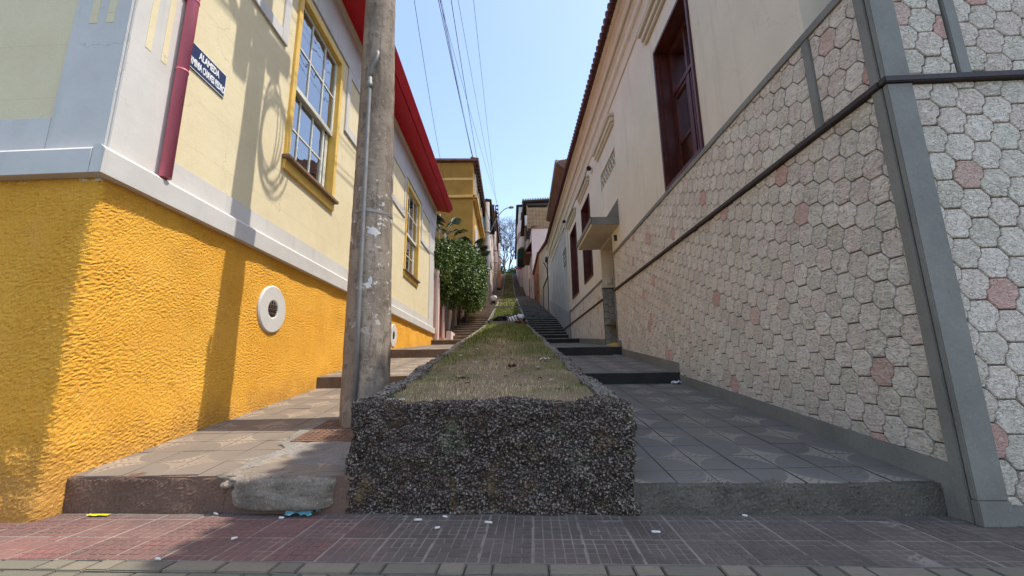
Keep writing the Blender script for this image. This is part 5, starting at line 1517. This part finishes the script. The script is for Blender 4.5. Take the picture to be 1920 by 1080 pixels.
scrap('wrapper', (.017, 4.74, G1(4.74)+.015), (.09, .05, .04), 'maroon', 'dark purple wrapper on the dry grass at the planter middle', 'litter', 1.2, 8)
scrap('leaf', (-.446, 4.03, G1(4.03)+.015), (.10, .06, .03), 'rust', 'curled brown dead leaf on the dry grass left of the wrapper', 'leaf', 1.2, 9)
scrap('paper', (-.80, 2.96, .655), (.12, .05, .02), 'white_cloth', 'pale flattened paper on the left front rim of the planter', 'litter', .6, 10)
# yellow, white and brown crumbs in the grass: dry leaves
for i in range(26):
    x, y = rnd.uniform(-.8, .5), rnd.uniform(3.1, 7.5)
    scrap('dry_leaf', (x, y, G1(y)+.012), (.045, .03, .015), rnd.choice(('wood_sill', 'butt', 'rust')), 'small dry leaf lying on the brown grass of the planter', 'leaf', 1, i+20.)
for o in list(col.objects):
    if o.name.startswith('dry_leaf'): o['group'] = 'dry leaves on the planter grass'

# ------------------------------------------------------------------ people
def skin(name, pts, edges, mat, parent, sub=1, root=0):
    """pts: list of (co, radius) -> one continuous mesh"""
    me = bpy.data.meshes.new(name); me.from_pydata([tuple(p) for p, r in pts], edges, [])
    ob = bpy.data.objects.new(name, me); col.objects.link(ob)
    md = ob.modifiers.new('s', 'SKIN'); md.use_smooth_shade = True
    for i, (p, r) in enumerate(pts):
        me.skin_vertices[0].data[i].radius = (r, r) if not isinstance(r, tuple) else r
        me.skin_vertices[0].data[i].use_root = (i == root)
    sb = ob.modifiers.new('u', 'SUBSURF'); sb.levels = sub; sb.render_levels = sub
    dg = bpy.context.evaluated_depsgraph_get()
    m2 = bpy.data.meshes.new_from_object(ob.evaluated_get(dg))
    bpy.data.objects.remove(ob)
    m2.materials.clear(); m2.materials.append(M[mat]); m2.name = name
    for p in m2.polygons: p.use_smooth = True
    o = bpy.data.objects.new(name, m2); col.objects.link(o); o.parent = parent
    if parent.type == 'EMPTY': o.location = [-a for a in parent.location]
    return o
def person(label, loc, J, top, bottom, shoe, face):
    """J: joint name -> world point"""
    t = thing('person', label, 'person', loc)
    V = {k: Vector(v) for k, v in J.items()}
    names = ['pelvis', 'waist', 'chest', 'neck', 'head', 'crown', 'shl', 'ell', 'wrl', 'shr', 'elr', 'wrr', 'hpl', 'knl', 'anl', 'tol', 'hpr', 'knr', 'anr', 'tor']
    rad = [.125, .11, .125, .052, .085, .065, .055, .042, .028, .055, .042, .028, .088, .056, .038, .032, .088, .056, .038, .032]
    V['crown'] = V['head'] + (V['head']-V['neck']).normalized()*.10
    ix = {n_: i for i, n_ in enumerate(names)}
    E_ = [('pelvis', 'waist'), ('waist', 'chest'), ('chest', 'neck'), ('neck', 'head'), ('head', 'crown'), ('chest', 'shl'), ('shl', 'ell'), ('ell', 'wrl'), ('chest', 'shr'), ('shr', 'elr'), ('elr', 'wrr'), ('pelvis', 'hpl'), ('hpl', 'knl'), ('knl', 'anl'), ('anl', 'tol'), ('pelvis', 'hpr'), ('hpr', 'knr'), ('knr', 'anr'), ('anr', 'tor')]
    pts = [(V[n_], r*.93) for n_, r in zip(names, rad)]; ed = [(ix[a], ix[b]) for a, b in E_]
    # nose on the face side, then palms with five fingers
    fd = Vector(face).normalized()
    pts.append((V['head'] + fd*.10 - (V['crown']-V['head'])*.15, .014)); ed.append((ix['head'], len(pts)-1))
    for w_, e_ in (('wrl', 'ell'), ('wrr', 'elr')):
        d = (V[w_]-V[e_]).normalized(); s = d.orthogonal().normalized(); n_ = d.cross(s)
        pts.append((V[w_]+d*.055, .03)); pi_ = len(pts)-1; ed.append((ix[w_], pi_))
        for k, (off, L) in enumerate(((-.026, .068), (-.009, .08), (.009, .076), (.026, .058))):
            b0 = V[w_] + d*.09 + s*off
            pts.append((b0, .0085)); ed.append((pi_, len(pts)-1))
            pts.append((b0 + d*L*.5 + n_*.008, .008)); ed.append((len(pts)-2, len(pts)-1))
            pts.append((b0 + d*L*.85 + n_*.03, .0065)); ed.append((len(pts)-2, len(pts)-1))
        pts.append((V[w_]+d*.05+s*.045, .010)); ed.append((pi_, len(pts)-1))
        pts.append((V[w_]+d*.085+s*.06+n_*.015, .0085)); ed.append((len(pts)-2, len(pts)-1))
    body = skin('body', pts, ed, 'skin', t, 1)
    up = (V['crown']-V['head']).normalized(); sdv = fd.cross(up).normalized()
    b = MB()
    for s in (1, -1):      # eyes
        c = V['head'] + fd*.077 + sdv*.031*s + up*.005
        b.tube([c - sdv*.012, c + fd*.006, c + sdv*.012], [.004, .009, .004], 6)
    c = V['head'] + fd*.079 - up*.052
    b.tube([c - sdv*.024, c + fd*.004, c + sdv*.024], [.003, .006, .003], 6)
    b.build('face_features', 'hair', t)
    skin('hair', [(V['head'] - fd*.028 + up*.045, .092), (V['crown'] - fd*.03 + up*.0, .075), (V['head'] - fd*.05 - up*.02, .06)], [(0, 1), (0, 2)], 'hair', t, 1)
    k = lambda a, b, q: V[a].lerp(V[b], q)
    skin('shirt', [(V['pelvis'], .135), (V['waist'], .128), (V['chest'], .145), (k('chest', 'neck', .7), .075), (V['shl'], .072), (k('shl', 'ell', .75), .062), (V['shr'], .072), (k('shr', 'elr', .75), .062)],
         [(0, 1), (1, 2), (2, 3), (2, 4), (4, 5), (2, 6), (6, 7)], top, t, 1)
    skin('trousers', [(V['pelvis'], .13), (V['hpl'], .10), (V['knl'], .070), (k('knl', 'anl', .88), .056), (V['hpr'], .10), (V['knr'], .070), (k('knr', 'anr', .88), .056), (k('pelvis', 'waist', .6), .125)],
         [(0, 1), (1, 2), (2, 3), (0, 4), (4, 5), (5, 6), (0, 7)], bottom, t, 1)
    for a_, b_2 in (('anl', 'tol'), ('anr', 'tor')):
        d = (V[b_2]-V[a_]).normalized()
        skin('shoe', [(V[a_]-d*.05, .042), (V[a_]+d*.06, .046), (V[b_2]+d*.02, .036)], [(0, 1), (1, 2)], shoe, t, 1)
    return t
g = 2.80
person('person lying on the planter grass in a striped top and black trousers', (-.2, 17.45, g),
       dict(pelvis=(-.14, 17.42, g+.17), waist=(.04, 17.42, g+.17), chest=(.22, 17.42, g+.18), neck=(.38, 17.40, g+.17), head=(.50, 17.36, g+.15),
            shl=(.30, 17.38, g+.32), ell=(.34, 17.18, g+.22), wrl=(.47, 17.08, g+.08), shr=(.30, 17.36, g+.08), elr=(.45, 17.20, g+.05), wrr=(.60, 17.24, g+.05),
            hpl=(-.20, 17.40, g+.26), knl=(-.44, 17.18, g+.27), anl=(-.76, 17.34, g+.10), tol=(-.90, 17.28, g+.07),
            hpr=(-.20, 17.42, g+.10), knr=(-.50, 17.24, g+.10), anr=(-.80, 17.44, g+.05), tor=(-.93, 17.38, g+.04)),
       'stripe', 'black_cloth', 'black_cloth', (0, -1, .25))
b_ = MB(); lump(b_, (.44, 17.86, g+.25), (.17, .14, .20), 21, 14, .35, 2.4)
tag(b_.build('plastic_bag', 'white_cloth'), 'bulging white plastic bag behind the head of the lying person', 'bag')
b_ = MB(); lump(b_, (.42, 17.12, g+.03), (.22, .08, .05), 25, 12, .3, 2.6)
tag(b_.build('cloth_bundle', 'maroon'), 'maroon cloth bundle in front of the lying person', 'bundle')
sy = 34.4; ss = max(zt_ for (y_, zb_, zt_) in STEPS if y_ < sy)
ss = Sz(34.4)+.08; sx = -1.36
person('person sitting on the left stairs in a white shirt and dark trousers', (sx, sy, ss),
       dict(pelvis=(sx, sy+.05, ss+.15), waist=(sx, sy+.02, ss+.33), chest=(sx, sy-.06, ss+.54), neck=(sx, sy-.10, ss+.74), head=(sx, sy-.16, ss+.89),
            shl=(sx+.19, sy-.07, ss+.62), ell=(sx+.26, sy-.22, ss+.36), wrl=(sx+.12, sy-.42, ss+.28), shr=(sx-.19, sy-.07, ss+.62), elr=(sx-.26, sy-.22, ss+.36), wrr=(sx-.08, sy-.42, ss+.28),
            hpl=(sx+.10, sy, ss+.14), knl=(sx+.13, sy-.44, ss+.18), anl=(sx+.13, sy-.50, ss-.24), tol=(sx+.13, sy-.64, ss-.29),
            hpr=(sx-.10, sy, ss+.14), knr=(sx-.13, sy-.44, ss+.18), anr=(sx-.13, sy-.50, ss-.24), tor=(sx-.13, sy-.64, ss-.29)),
       'white_cloth', 'black_cloth', 'white_cloth', (0, -1, -.1))
